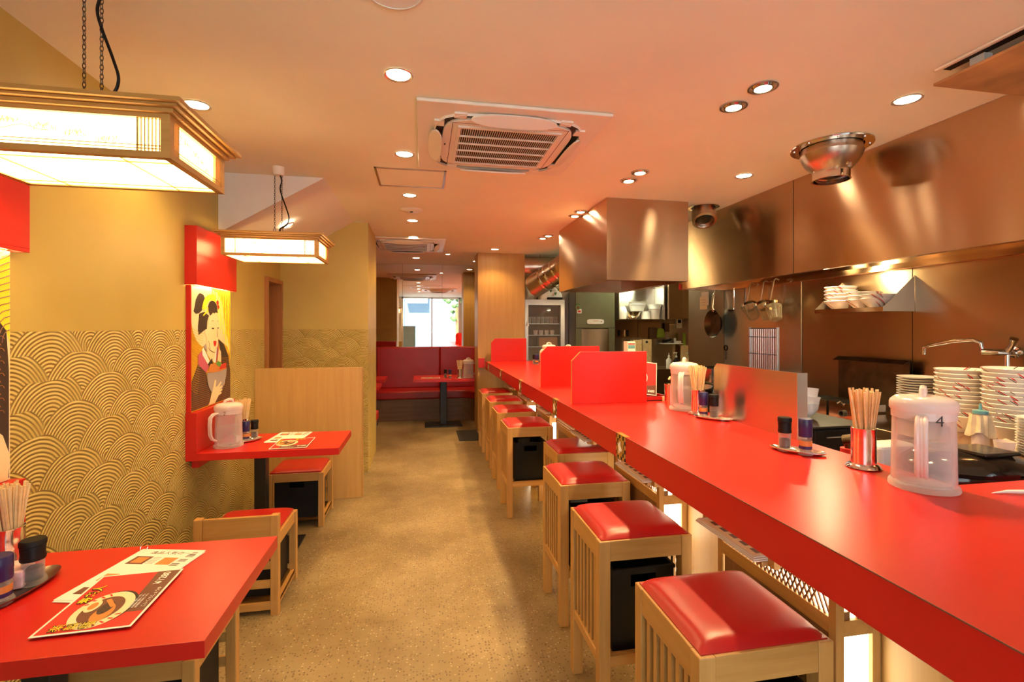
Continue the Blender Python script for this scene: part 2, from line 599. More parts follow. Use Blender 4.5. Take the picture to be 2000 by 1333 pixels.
# glazed shop front behind the camera, seen in the mirror
wf = struct('window_1', MB().box(-1.46, -.62, 0, -1.36, -.58, CZ).box(2.6, -.62, 0, 3.15, -.58, CZ).box(-.72, -.62, 0, -.66, -.58, CZ).box(.28, -.62, 0, .33, -.58, CZ).box(1.22, -.62, 0, 1.28, -.58, CZ).box(-1.36, -.62, 2.44, 2.6, -.58, CZ).box(-1.36, -.62, 0, 2.6, -.58, .06), 'alu')
B(-1.36, -.604, .06, 2.6, -.598, 2.44).obj('pane', 'shopglass', wf)
B(-1.36, -.594, .06, -.72, -.59, 2.44).obj('white_film', 'soffit', wf)
B(-.66, -.594, .06, -.25, -.59, 1.5).obj('blue_film', 'lightblue', wf)
B(1.28, -.594, .9, 2.3, -.59, 2.3).obj('poster', 'paper', wf)
struct('pavement', B(-14, -16, -.1, 16, -.64, -.02), 'asphalt')
MT['bluewall'] = plain('blue grey facade', (.10, .17, .24), .6)
bl = thing('building', 'pale building across the street, seen in the far mirror', 'building', (0, -15, 0))
B(-12, -1, 0, -1.2, 0, 9).obj('wall', 'facade', bl)
B(2.0, -1, 0, 9, 0, 9).obj('wall', 'facade', bl)
B(-1.2, -1.2, 0, .5, -.2, 9).obj('wall', 'bluewall', bl)
B(1.0, -1.2, 0, 1.5, -.2, 7).obj('wall', 'bluewall', bl)
B(-1.0, -.2, 3.0, .3, .3, 4.4).obj('shop_sign', 'lightblue', bl)
for i in range(5):
    for k in range(2):
        x = (-9.5, -6.5, -3.4, 3.5, 6.2)[i]
        B(x, -.02, 1.2 + 3 * k, x + 1.5, .03, 2.7 + 3 * k).obj('window', 'dark', bl)
tr = thing('street_tree', 'leafy tree beside the street, seen in the far mirror', 'tree', (1.6, -7, 0))
MB().tube([(0, 0, 0), (.03, 0, 1.2), (0, .05, 2.4)], .08, 8).obj('trunk', 'dwood', tr)
fo = MB()
for i in range(60):
    a, b_, r_ = random.random() * 6.3, random.random() * PI, random.random() ** .4 * .9
    p = (r_ * math.cos(a) * math.sin(b_) * .7, r_ * math.sin(a) * math.sin(b_) * .7, 2.9 + r_ * math.cos(b_) * 1.3)
    fo.lathe([(0, -.12), (.11, -.05), (.14, .03), (.07, .1), (0, .13)], 6, p)
fo.obj('foliage', 'leafy', tr)

# ================================================================== RECESSED LIGHTS
dl = thing('downlight', 'recessed round downlight', 'ceiling light')
MB().lathe([(.048, -.001), (.058, -.001), (.060, -.004), (.056, -.007), (.048, -.003)], 32).obj('trim_ring', 'alu', dl, smooth=True)
MB().lathe([(0, -.0015), (.048, -.0015), (.048, -.0005), (0, -.0005)], 32).obj('lamp_face', 'bulb', dl)
DL = [(-.10, 2.05, 'downlight nearest the camera in the aisle row, before the air conditioner'), (-.11, 2.98, 'aisle downlight beside the left edge of the near air conditioner'),
      (-.104, 3.9, 'aisle downlight just beyond the metal-framed ceiling hatch'), (-.10, 4.82, 'aisle downlight just beyond the round smoke detector'),
      (-.11, 5.70, 'aisle downlight just in front of the far air conditioner'), (-.10, 7.40, 'aisle downlight beyond the far air conditioner, close to the mirror'),
      (-1.047, 2.50, 'downlight over the tables between the two pendant lanterns'), (2.19, 1.845, 'kitchen downlight beside the brown ceiling access panel'),
      (2.18, 2.976, 'kitchen downlight behind the steel dome vent'), (.95, 6.384, 'downlight in front of the wooden pillar'), (.83, 7.60, 'downlight in the nook behind the wooden pillar')]
for i, (x, y, l) in enumerate(DL):
    o = dl if i == 0 else copy_tree(dl)
    o.location = (x, y, CZ); o['label'] = l; o['group'] = 'round ceiling downlights'
    lamp('SPOT', (x, y, CZ - .012), E_DOWN, WARM, (0, 0, 0), None, spot_size=R(125), spot_blend=.55, shadow_soft_size=.045)
sp_ = thing('twin_spotlight', 'adjustable spotlight', 'spotlight')
MB().lathe([(.052, -.001), (.06, -.001), (.062, -.006), (.054, -.006), (.05, .0)], 32).obj('trim_ring', 'alu', sp_, smooth=True)
MB().lathe([(.05, -.0008), (.042, -.012), (.036, -.012), (.044, -.0008)], 28).obj('gimbal', 'chrome', sp_, smooth=True)
MB().lathe([(0, -.006), (.034, -.006), (.034, -.002), (0, -.002)], 28).obj('lamp_face', 'spotbulb', sp_)
SPL = [(1.456, 1.862, 'nearest'), (1.447, 2.05, 'nearest'), (1.44, 3.035, 'second'), (1.441, 3.219, 'second'), (1.415, 4.16, 'third'), (1.391, 4.326, 'third'), (1.405, 5.316, 'farthest'), (1.381, 5.48, 'farthest')]
for i, (x, y, l) in enumerate(SPL):
    o = sp_ if i == 0 else copy_tree(sp_)
    if i in (4, 5): x = 1.40
    o.location = (x, y, CZ)
    w = {'nearest': 'nearest pair over the counter', 'second': 'pair between the near air conditioner and the steel block hood', 'third': 'pair against the side of the steel block hood', 'farthest': 'pair at the far end of the steel block hood'}[l]
    o['label'] = '%s spotlight of the %s' % ('front' if i % 2 == 0 else 'rear', w)
    o['group'] = 'paired ceiling spotlights'
    lamp('SPOT', (x, y, CZ - .016), E_SPOT, (1, .68, .30), (0, 0, 0), None, spot_size=R(112), spot_blend=.6, shadow_soft_size=.03)
o = copy_tree(dl); o.location = (.35, 6.95, CZ); o.scale = (.7, .7, 1); o['label'] = 'small downlight right of the far air conditioner'; o['group'] = 'small ceiling lights'
# small spot on the sloped soffit
o = copy_tree(dl); o.location = (-1.05, 4.06, 2.5 - .37 * .603 - .012); o.rotation_euler = (0, -math.atan(.603), 0); o.scale = (.8, .8, 3)
o['label'] = 'small lit spotlight on the sloped soffit above the second lantern'; o['group'] = 'small ceiling lights'

# ================================================================== CEILING FITTINGS
def cassette(label, cx, cy):
    t = thing('air_conditioner', label, 'air conditioner', (cx, cy, CZ), 0, 'ceiling cassette air conditioners')
    h = .475
    p = MB().box(-h, -h, -.018, h, h, -.001)
    p.obj('panel', 'acwhite', t, bevel=.006)
    def sup(r, n=64, e=5.0):
        out = []
        for i in range(n):
            a = 2 * PI * i / n
            c_, s_ = math.cos(a), math.sin(a)
            k = (abs(c_) ** e + abs(s_) ** e) ** (-1 / e)
            out.append((r * k * c_, r * k * s_))
        return out
    def ring(ra, rb, za, zb, name, mat):
        m = MB(); A, Bq = sup(ra), sup(rb)
        va = [m.bm.verts.new((*q, za)) for q in A]; vb = [m.bm.verts.new((*q, zb)) for q in Bq]
        n = len(va)
        for i in range(n): m.bm.faces.new((va[i], va[(i + 1) % n], vb[(i + 1) % n], vb[i]))
        return m.obj(name, mat, t, smooth=True)
    ring(.385, .345, -.0185, -.0185, 'air_slot', 'dark')
    ring(.39, .385, -.0185, -.030, 'slot_rim', 'acwhite')
    m = MB(); m.prism(sup(.345), -.032, -.017, 2); m.obj('centre_plate', 'acwhite', t, bevel=.004)
    for k in range(4):
        v = MB(); n = 24
        pts = [(.215 * math.copysign(abs(math.cos(2 * PI * i / n)) ** .75, math.cos(2 * PI * i / n)), .040 * math.sin(2 * PI * i / n)) for i in range(n)]
        v.prism(pts, -.005, .005, 2)
        vo = v.obj('vane', 'acwhite', t, bevel=.002)
        a = k * PI / 2
        vo.location = (.378 * math.sin(a), -.378 * math.cos(a), -.042)
        vo.rotation_euler = (R(-24), 0, a)
        for s_ in (-1, 1):
            q = MB().box(-.03, -.025, -.028, .03, .025, -.017)
            qo = q.obj('vane_bracket', 'gold_wood' if 0 else 'acwhite', t)
            qo.location = (.365 * math.sin(a) + s_ * .265 * math.cos(a), -.365 * math.cos(a) + s_ * .265 * math.sin(a), 0); qo.rotation_euler = (0, 0, a)
    fm = MB()
    g = .255
    for (a0, b0, a1, b1) in ((-.27, -.27, .27, -g), (-.27, g, .27, .27), (-.27, -g, -g, g), (g, -g, .27, g)):
        fm.box(a0, b0, -.042, a1, b1, -.03)
    fm.obj('grille_frame', 'acwhite', t)
    gp = MB()
    for q in ((-.30, -.30, .30, -.297), (-.30, .297, .30, .30), (-.30, -.297, -.297, .297), (.297, -.297, .30, .297)): gp.box(q[0], q[1], -.0325, q[2], q[3], -.031)
    gp.obj('panel_gap', 'dark', t)
    B(-g, -g, -.0335, g, g, -.0325).obj('filter', 'dark', t)
    lv = MB()
    for i in range(44):
        x = -g + (i + .5) * 2 * g / 44
        lv.box(x - .0013, -g, -.0395, x + .0013, g, -.036)
    for i in range(1, 5):
        y = -g + i * 2 * g / 5
        lv.box(-g, y - .003, -.043, g, y + .003, -.034)
    lv.obj('louvre', 'acwhite', t)
    B(-.33, -.02, -.0335, -.322, .0, -.0318).obj('badge', 'dark', t)
cassette('large square ceiling air conditioner with slatted grille, near the camera', .445, 2.70)
cassette('smaller-looking far ceiling air conditioner partly behind the gold wall end', -.205, 6.20)
t = thing('ceiling_hatch', 'square ceiling access hatch with a thin metal frame', 'hatch', (-.08, 3.455, CZ))
hm = MB(); w, l = .235, .205
for q in ((-w, -l, w, -l + .014), (-w, l - .014, w, l), (-w, -l, -w + .014, l), (w - .014, -l, w, l)): hm.box(q[0], q[1], -.006, q[2], q[3], 0)
hm.obj('frame', 'dup', t)
B(-w + .014, -l + .014, -.002, w - .014, l - .014, -.0005).obj('panel', 'ceiling', t)
t = thing('ceiling_speaker', 'round white ceiling speaker at the top edge of the photo', 'speaker', (-.09, 1.53, CZ))
MB().lathe([(0, -.006), (.088, -.005), (.088, -.001), (0, -.001)], 40).obj('grille', 'white', t)
MB().lathe([(.088, -.001), (.088, -.008), (.098, -.006), (.1, -.001)], 40).obj('rim', 'acwhite', t, smooth=True)
t = thing('smoke_detector', 'flat round detector on the ceiling between two aisle downlights', 'detector', (-.10, 4.38, CZ))
MB().lathe([(0, -.018), (.03, -.018), (.085, -.012), (.1, -.001), (0, -.001)], 40).obj('body', 'acwhite', t, smooth=True)
MB().lathe([(0, -.024), (.012, -.024), (.014, -.017), (0, -.017)], 16).obj('sensor', 'dark', t)
# steel dome vent
t = thing('dome_vent', 'large steel dome air nozzle with a star knob under the kitchen ceiling', 'vent', (2.32, 2.40, CZ))
MB().lathe([(0, -.001), (.205, -.001), (.208, -.006), (.205, -.012), (.16, -.012)], 48).obj('flange', 'chrome', t, smooth=True)
MB().lathe([(.152, -.01), (.155, -.05), (.158, -.052), (.15, -.075), (.13, -.11), (.10, -.14), (.092, -.148)], 48).obj('bowl', 'dup', t, smooth=True)
MB().lathe([(.09, -.14), (.094, -.145), (.094, -.195), (.098, -.2), (.09, -.2), (.088, -.15)], 48).obj('nozzle', 'chrome', t, smooth=True)
k = MB().prism([(.02 * (1 if i % 2 == 0 else .5) * math.cos(PI / 4 * i + PI / 4), -.145 + .02 * (1 if i % 2 == 0 else .5) * math.sin(PI / 4 * i + PI / 4)) for i in range(8)], -.125, -.113, 1)
k.obj('star_knob', 'chrome', t)
for i in range(8):
    a = i * PI / 4 + .2
    MB().cyl((.185 * math.cos(a), .185 * math.sin(a), -.016), .006, .006, 10).obj('screw', 'alu', t)
t = thing('ceiling_nozzle', 'small round steel air nozzle beside the block hood', 'vent', (2.39, 3.80, CZ))
MB().lathe([(0, -.001), (.13, -.001), (.13, -.012), (.1, -.012)], 36).obj('flange', 'chrome', t, smooth=True)
no = MB().lathe([(.092, .03), (.1, -.03), (.1, -.1), (.08, -.105), (.075, -.06)], 36).obj('nozzle', 'dup', t, smooth=True)
no.location = (0, 0, -.05); no.rotation_euler = (R(-28), R(12), 0)
ni = MB().lathe([(0, -.08), (.074, -.08), (.074, -.085), (0, -.085)], 24).obj('inner_disc', 'chrome', t)
ni.location = (0, 0, -.05); ni.rotation_euler = (R(-28), R(12), 0)
# brown access panel hanging below a slot at the upper right
t = thing('access_panel', 'stained brown panel hanging below a ceiling slot at the upper right', 'ceiling panel', (2.3, 1.34, CZ))
B(-.256, -.40, -.068, .27, .276, -.056).obj('panel', plain('stained board', (.46, .25, .10), .55, var=.35, nscale=5), t, bevel=.003)
B(-.24, -.40, -.004, -.19, .26, -.001).obj('slot', 'dark', t)
B(-.262, -.40, -.012, -.24, .27, -.001).obj('slot_trim', 'ceiling', t, bevel=.005)
for y in (.13, -.2): B(-.205, y, -.056, -.165, y + .05, -.003).obj('hanger', 'white', t)

# ================================================================== BIG KITCHEN HOODS
def hood(name, label, x0, y0, x1, y1, z0, z1, lip, cuts=()):
    t = thing(name, label, 'kitchen hood', ((x0 + x1) / 2, (y0 + y1) / 2, z0))
    a, b_ = (x1 - x0) / 2, (y1 - y0) / 2
    h = z1 - z0 - .002
    th = .004
    B(-a, -b_, 0, -a + th, b_, h).obj('aisle_side', 'steel', t)
    B(-a + th, -b_, 0, a, -b_ + th, h).obj('front_side', 'steel', t)
    B(-a + th, b_ - th, 0, a, b_, h).obj('rear_side', 'steel', t)
    B(a - th, -b_ + th, 0, a, b_ - th, h).obj('far_side', 'steel', t)
    B(-a + th, -b_ + th, .24, a - th, b_ - th, .25).obj('inner_top', 'steelw', t)
    g = MB()
    for q in ((-a, -b_, -a + lip, b_), (a - lip, -b_, a, b_), (-a, -b_, a, -b_ + lip), (-a, b_ - lip, a, b_)): g.box(q[0] + th, q[1] + th, .002, q[2] - th, q[3] - th, .012)
    g.obj('gutter', 'steel', t)
    return t
h1 = hood('block_hood', 'box-shaped stainless hood hanging over the counter side', 1.459, 3.68, 2.176, 5.06, 1.835, CZ, .05)
B(-.30, -.64, .015, -.12, -.56, .07).obj('hood_lamp', 'pan', h1, bevel=.01)
h2 = hood('range_hood', 'long stainless hood running along the kitchen wall', 2.59, .30, 3.14, 4.55, 1.835, CZ, .06)
x = -.277
B(x, -.0008 + 3.0 - 2.425, .0, x + .002, .0008 + 3.0 - 2.425, .66).obj('seam', 'dark', h2)
B(-.20, -.6, .03, -.02, 1.05, .09).obj('filter_box', 'pan', h2, bevel=.008)
MB().lathe([(0, 0), (.03, .005), (.045, .03), (.03, .06), (0, .065)], 20, (.06, .78, .10)).obj('hood_lamp', 'led', h2, smooth=True)
lamp('POINT', (2.86, 3.0, 1.87), 12, (1, .80, .42), shadow_soft_size=.04)
B(-.28, 2.113, .01, -.2, 2.116, .055).obj('warning_sticker', 'ink_red', h2)
B(-.29, 2.10, .0, -.2, 2.11, .06).obj('end_tab', 'ink_red', h2)
# rail along the wall below the hood
t = thing('wall_rail', 'stainless rail on the kitchen wall below the long hood, carrying utensils', 'rail', (3.12, 2.9, 1.84))
B(-.02, -2.0, 0, .028, 1.8, .02).obj('rail', 'chrome', t, bevel=.003)
B(-.03, -2.0, .0, -.02, 1.8, .035).obj('lip', 'steel', t)
# round ducts behind the block hood
t = thing('exhaust_duct', 'pair of round steel ducts behind the block hood above the drinks cabinet', 'duct', (1.75, 6.1, 2.0))
MB().tube([(-.22, .5, .02), (-.02, .25, .17), (.1, .05, .27)], .16, 28).obj('pipe', 'dup', t, smooth=True)
MB().tube([(.1, .05, .27), (.16, -.15, .3), (.18, -.7, .3), (.18, -1.035, .3)], .165, 28).obj('elbow', 'dup', t, smooth=True)
MB().tube([(-.30, .72, .33), (.5, .55, .33)], .14, 28).obj('pipe', 'dup', t, smooth=True)
for p, q in (((-.1, .35, .11), (-.085, .332, .12)), ((-.04, .275, .155), (-.025, .257, .166)), ((.03, .165, .208), (.042, .15, .219))):
    MB().tube([p, q], .168, 28).obj('clamp_band', 'chrome', t, smooth=True)
MB().tube([(-.1, .6, .46), (-.1, .6, .498)], .01, 8).obj('hanger', 'chrome', t)
# ================================================================== COUNTER
ct = thing('counter', 'long red counter running down the right side of the aisle', 'counter', (0, 0, 0))
MB().prism([(.85, .0), (2.15, .0), (2.15, 1.17), (1.555, 1.17), (1.555, 6.62), (.85, 6.62)], .872, .98, 2).obj('counter_top', 'red', ct, bevel=.0015)
B(.849, .0, .978, .8505, 6.62, .9805).obj('edge_line', 'ink_brown', ct)
cb = struct('wall_counter', B(1.166, .0, 0, 1.225, 6.6, .8715), 'panel')
B(1.225, .0, 0, 2.1, .06, .8715).obj('side_panel', 'panel', cb)
B(1.04, 6.62, .88, 1.14, 6.715, .97).obj('end_bracket', 'red', ct)
wbk = thing('wall_block', 'small red block on the wooden pillar beside the far end of the counter', 'block', (.78, 6.69, .89))
B(-.02, -.03, 0, .065, .029, .13).obj('board', 'red', wbk)
gold = checker_mat('gold and black checker', (.012, .01, .01), (.50, .26, .05), 55, (1, 2))
for i, y in enumerate((1.977, 3.047, 4.19, 5.28, 6.3)):
    e = thing('emblem', '', '', (.85, y, .925))
    e.parent = ct
    for k_ in ('label', 'category'):
        if k_ in e: del e[k_]
    B(-.003, -.047, -.05, 0, .047, .053).obj('checker_tile', gold, e)
    m = MB().lathe([(0, 0), (.03, 0), (.03, .002), (0, .002)], 28).obj('oval', 'gold_wood', e)
    m.rotation_euler = (0, -PI / 2, 0); m.location = (-.003, 0, .002); m.scale = (1.3, 1, 1)
    MB().prism([(.02, .012), (.012, .02), (.004, .01), (.004, .028), (-.002, .03), (-.002, .01), (-.018, -.006), (-.012, -.016), (.002, -.008), (.006, -.024), (.012, -.028), (.014, -.008)], -.0065, -.005, 0).obj('white_motif', 'ink_white', e)
    B(-.002, -.047, .0535, .02, .047, .0565).obj('brass_lip', 'gold_wood', e)
def divider(y, x0, label):
    t = thing('counter_divider', label, 'divider', (x0, y, .98), 0, 'red divider boards on the counter')
    m = MB().prism([(0, 0), (.49, 0), (.49, .32), (.055, .32), (.0, .265)], 0, .016, 1)
    m.obj('board', 'red', t, bevel=.0012)
    m = MB().prism([(-.0006, .001), (.0002, .001), (.0002, .264), (.0555, .3204), (.0549, .3212), (-.0006, .2655)], -.0006, .0166, 1)
    m.obj('worn_edge', 'ink_orange', t)
divider(2.82, .893, 'red divider board nearest the camera on the counter')
divider(3.70, .915, 'red divider board in the middle, behind the nearest one')
divider(6.50, .915, 'red divider board at the far end of the counter by the pillar')
t = thing('steel_divider', 'upright stainless sheet standing at the back of the counter behind the condiments', 'divider', (1.53, 1.75, .98))
m = MB().prism([(0, 0), (.58, 0), (.58, .255), (.555, .28), (0, .28)], -.003, .003, 0)
m.obj('sheet', 'steeln', t)
B(-.003, -.003, 0, .045, 0, .28).obj('end_flange', 'alu', t)

# ================================================================== LANTERN BOXES UNDER THE COUNTER
def lantern(y0, label):
    t = thing('lantern_box', label, 'lantern', (1.03, y0, 0), 0, 'lit lantern boxes under the counter')
    L, Wd, T = .5, .13, .86
    ps = MB()
    for (x, y) in ((0, 0), (0, L - .025), (Wd - .02, 0), (Wd - .02, L - .025)):
        B(x, y, 0, x + .025, y + .025, T).obj('post', 'wz', t, bevel=.002)
    for z0, z1 in ((.66, .70), (.30, .33), (0, .05), (.84, .86)):
        m = MB().box(.025, .002, z0, Wd - .02, .022, z1).box(.002, .025, z0, .022, L - .025, z1).box(.025, L - .022, z0, Wd - .02, L - .002, z1)
        m.obj('rail', 'wy', t)
    # papers
    B(.025, .012, .05, Wd - .02, .014, .84).obj('end_paper', 'lattice', t)
    B(.025, L - .014, .05, Wd - .02, L - .012, .84).obj('end_paper', 'lattice', t)
    B(.014, .025, .05, .016, L - .025, .30).obj('wave_print', 'amber', t)
    B(.014, .025, .30, .016, L - .025, .84).obj('side_paper', 'lattice', t)
    m = MB()
    for i in range(9):
        y = .05 + i * .05
        m.tube([(.0125, y + .022 * math.cos(a * PI / 8), .06 + .022 * math.sin(a * PI / 8) * 2 + (i % 3) * .07) for a in range(9)], .0018, 5)
    m.obj('wave_line', 'ink_black', t)
    # crossed lattice band on the aisle side
    m = MB()
    n = 26
    for i in range(n):
        y = .025 + (L - .05) * i / n
        m.bar((.008, y, .70), (.008, min(y + .07, L - .025), .70 + min(.14, (L - .025 - y) * 2)), .005, .004, (1, 0, 0))
        m.bar((.009, y + .0, .84), (.009, min(y + .07, L - .025), .84 - min(.14, (L - .025 - y) * 2)), .005, .004, (1, 0, 0))
    m.obj('cross_lattice', 'dwood', t)
    m = MB()
    for i in range(8):
        for k in range(4):
            if (i + k) % 2 == 0:
                m.box(.026 + k * .021, .006, .335 + i * .02 - .0, .026 + (k + 1) * .021, .011, .335 + (i + 1) * .02)
    m.obj('checker_lattice', 'dwood', t)
    m = MB()
    for i in range(7):
        for k in range(4):
            if (i + k) % 2 == 0: m.box(.026 + k * .021, .006, .70 + i * .02, .026 + (k + 1) * .021, .011, .72 + i * .02)
    m.obj('checker_lattice', 'dwood', t)
    # plain board beside, on the aisle side below the lattice
    B(.008, .03, .33, .013, L - .03, .66).obj('side_board', 'dwood', t)
for y, l in ((1.05, 'lit lantern box under the counter behind the nearest stool'), (1.98, 'lit lantern box under the counter between the second and third stools'), (3.16, 'lit lantern box just beyond the stool pushed under the counter'),
             (3.86, 'lit lantern box under the counter behind the fourth stool row'), (4.74, 'lit lantern box under the counter near the far stools')):
    lantern(y, l)
# menus kept under the counter
mp = thing('menu_folder', 'menu', 'menu')
for i in range(3):
    B(-.0 + i * .004, -.15 + i * .006, .003 * i, .21, .15, .003 * i + .0022).obj('sheet', 'paper', mp)
B(.015, -.13, .0085, .19, .13, .0092).obj('printed_page', 'ink_cream', mp)
for i in range(5): B(.03, -.12 + i * .05, .0094, .15, -.09 + i * .05, .0098).obj('print_block', 'ink_brown', mp)
br = MB().box(.03, -.16, -.012, .2, .16, -.004)
for i, (y, l) in enumerate(((1.37, 'menu folder under the counter above the nearest stool'), (2.08, 'menu folder under the counter above the third stool'), (2.83, 'menu folder under the counter above the tucked-in stool'), (3.75, 'menu folder under the counter beyond the middle divider'), (4.5, 'menu folder under the counter near the far stools'), (5.3, 'farthest menu folder under the counter'))):
    o = mp if i == 0 else copy_tree(mp)
    o.location = (.925, y, .782); o['label'] = l; o['group'] = 'menus under the counter'
    q = MB().box(.95, y - .15, .768, 1.165, y - .12, .781).box(.95, y + .12, .768, 1.165, y + .15, .781).box(.97, y - .175, .768, .99, y - .15, .872).box(.97, y + .15, .768, .99, y + .175, .872)
    q.obj('menu_bracket', 'wx', ct)

# ================================================================== HIGH STOOLS
def cushion(x0, y0, x1, y1, z0, z1, rr=.03):
    m = MB()
    cx, cy, a, b_ = (x0 + x1) / 2, (y0 + y1) / 2, (x1 - x0) / 2, (y1 - y0) / 2
    def f(u, v):
        uu, vv = 2 * u - 1, 2 * v - 1
        e = max(abs(uu), abs(vv))
        k = (1 - abs(uu) ** 7) * (1 - abs(vv) ** 7)
        return (cx + a * uu, cy + b_ * vv, z0 + (z1 - z0) * max(0, k) ** .55)
    m.grid(f, 22, 22)
    m.box(x0, y0, z0 - .012, x1, y1, z0 + .0002)
    return m
def make_stool():
    t = thing('bar_stool', 'stool', 'stool')
    w, d, g = .18, .172, .042
    for sx in (-1, 1):
        for sy in (-1, 1):
            x, y = sx * (w - g / 2), sy * (d - g / 2)
            B(x - g / 2, y - g / 2, 0, x + g / 2, y + g / 2, .685).obj('leg', 'wz', t, bevel=.003)
    for sy in (-1, 1):
        y = sy * (d - .014)
        B(-w + g, y - .012, .612, w - g, y + .012, .685).obj('apron', 'wx', t, bevel=.002)
        B(-w + g, y - .012, .235, w - g, y + .012, .272).obj('lower_rail', 'wx', t, bevel=.002)
    for sx in (-1, 1):
        x = sx * (w - .014)
        B(x - .012, -d + g, .612, x + .012, d - g, .685).obj('apron', 'wy', t, bevel=.002)
        B(x - .012, -d + g, .235, x + .012, d - g, .272).obj('lower_rail', 'wy', t, bevel=.002)
        for i in range(6):
            y = -d + g + (i + .75) * (2 * d - 2 * g) / 6.5
            B(x - .006, y - .009, .272, x + .006, y + .009, .612).obj('slat', 'wz', t)
    B(-w + .028, -d + .028, .248, w - .028, d - .028, .258).obj('shelf', 'wx', t)
    B(-w + .02, -d + .02, .66, w - .02, d - .02, .676).obj('seat_board', 'wx', t)
    cushion(-w + .010, -d + .010, w - .010, d - .010, .688, .713).obj('seat', 'vinyl', t, smooth=True)
    return t
def make_box(w, d, h):
    t = thing('storage_box', 'box', 'box')
    th = .006
    m = MB().box(-w, -d, 0, w, d, th).box(-w, -d, th, -w + th, d, h).box(w - th, -d, th, w, d, h)
    m.box(-w + th, -d, th, w - th, -d + th, h - .07).box(-w + th, d - th, th, w - th, d, h - .07)
    for s in (-d, d - th):
        m.box(-w + th, s, h - .025, w - th, s + th, h).box(-w + th, s, h - .07, -.05, s + th, h - .025).box(.05, s, h - .07, w - th, s + th, h - .025)
    m.obj('body', 'black', t)
    r = MB()
    for q in ((-w - .004, -d - .004, w + .004, -d), (-w - .004, d, w + .004, d + .004), (-w - .004, -d, -w, d), (w, -d, w + .004, d)): r.box(q[0], q[1], h - .012, q[2], q[3], h)
    r.obj('rim', 'black', t)
    return t
st = make_stool()
bx = make_box(.122, .125, .30)
ST = [(.806, 1.183, 'nearest the camera'), (.797, 1.797, 'second from the camera'), (.832, 2.411, 'third from the camera'), (1.087, 2.965, 'pushed in under the counter behind the third one'),
      (.81, 3.768, 'first beyond the tucked-in one'), (.83, 4.42, 'third from the pillar'), (.85, 5.06, 'second from the pillar'), (.85, 5.70, 'closest to the wooden pillar')]
for i, (x, y, l) in enumerate(ST):
    o = st if i == 0 else copy_tree(st)
    if i == 3: x = .975
    o.location = (x, y, 0); o['label'] = 'slatted beech bar stool with red seat, ' + l; o['group'] = 'high stools along the counter'
    b = bx if i == 0 else copy_tree(bx)
    b.location = (x + .01, y, .2585); b['label'] = 'black open storage box in the stool ' + l; b['group'] = 'black boxes inside the high stools'

# ================================================================== WALL TABLES, LOW CHAIRS
def wall_table(y0, y1, label, n, ye):
    t = thing('wall_table', label, 'table', (-1.36, (y0 + y1) / 2, 0), 0, 'red tables against the gold wall')
    d = (y1 - y0) / 2
    B(.0, -d, .668, .853, d, .71).obj('tabletop', 'red', t, bevel=.0012)
    B(.05, -.05, .655, .60, .05, .667).obj('top_bracket', 'bmetal', t)
    B(.30, -.035, .012, .37, .035, .655).obj('post', 'bmetal', t, bevel=.004)
    B(.14, -.2, 0, .56, .2, .012).obj('base_plate', 'bmetal', t, bevel=.003)
    B(.0, -d, .71, .06, d + ye, .948).obj('upstand', 'red', t, bevel=.0012)
    B(.01, -.2, .615, .05, .2, .668).obj('wall_cleat', 'red', t)
    bxh = thing('picture_light', 'red box light above the painted panel ' + ('of the seated woman eating noodles' if n else 'at the left edge of the photo'), 'light', (-1.36, (y0 + y1 + ye) / 2, 1.70), 0, 'red box lights above the painted panels')
    d += ye / 2
    m = MB().box(0, -d - .01, .012, .065, d + .01, .345).box(.055, -d - .01, 0, .065, d + .01, .012).box(0, -d - .01, 0, .055, -d, .012).box(0, d, 0, .055, d + .01, .012)
    m.obj('box', 'red', bxh, bevel=.001)
    B(.012, -d + .01, .008, .045, d - .01, .0119).obj('light_strip', 'led', bxh)
wall_table(1.25, 1.83, 'near red table with a menu, at the lower left', 0, .04)
wall_table(3.10, 3.61, 'second red table, below the painted panel of the woman eating noodles', 1, .08)
def make_chair():
    t = thing('low_chair', 'chair', 'chair')
    w, d, g = .195, .19, .038
    for sx in (-1, 1):
        x = sx * (w - g / 2)
        B(x - g / 2, -d, 0, x + g / 2, -d + g, .505).obj('leg', 'wz', t, bevel=.003)
        B(x - g / 2, d - g, 0, x + g / 2, d, .395).obj('leg', 'wz', t, bevel=.003)
        B(x - .011, -d + g, .335, x + .011, d - g, .395).obj('side_rail', 'wy', t, bevel=.002)
        B(x - .011, -d + g, .03, x + .011, d - g, .065).obj('side_rail', 'wy', t, bevel=.002)
    B(-w + g, d - .03, .335, w - g, d - .008, .395).obj('front_rail', 'wx', t, bevel=.002)
    B(-w + g, -d + .01, .375, w - g, -d + .03, .50).obj('backrest', 'wx', t, bevel=.003)
    for z in (.25, .155, .045):
        B(-w + g, -d + .01, z - .019, w - g, -d + .026, z + .019).obj('back_rung', 'wx', t, bevel=.002)
    B(-w + .02, -d + .04, .385, w - .02, d - .01, .396).obj('seat_board', 'wx', t)
    cushion(-w + .02, -d + .042, w - .02, d - .012, .405, .425).obj('seat', 'vinyl', t, smooth=True)
    return t
ch = make_chair()
b2 = make_box(.15, .13, .285)
CH = [(-.905, 1.87, PI, 'at the far side of the near table'), (-.91, 2.785, 0, 'turned away from the camera'), (-.905, 3.88, PI, 'before the wooden partition')]
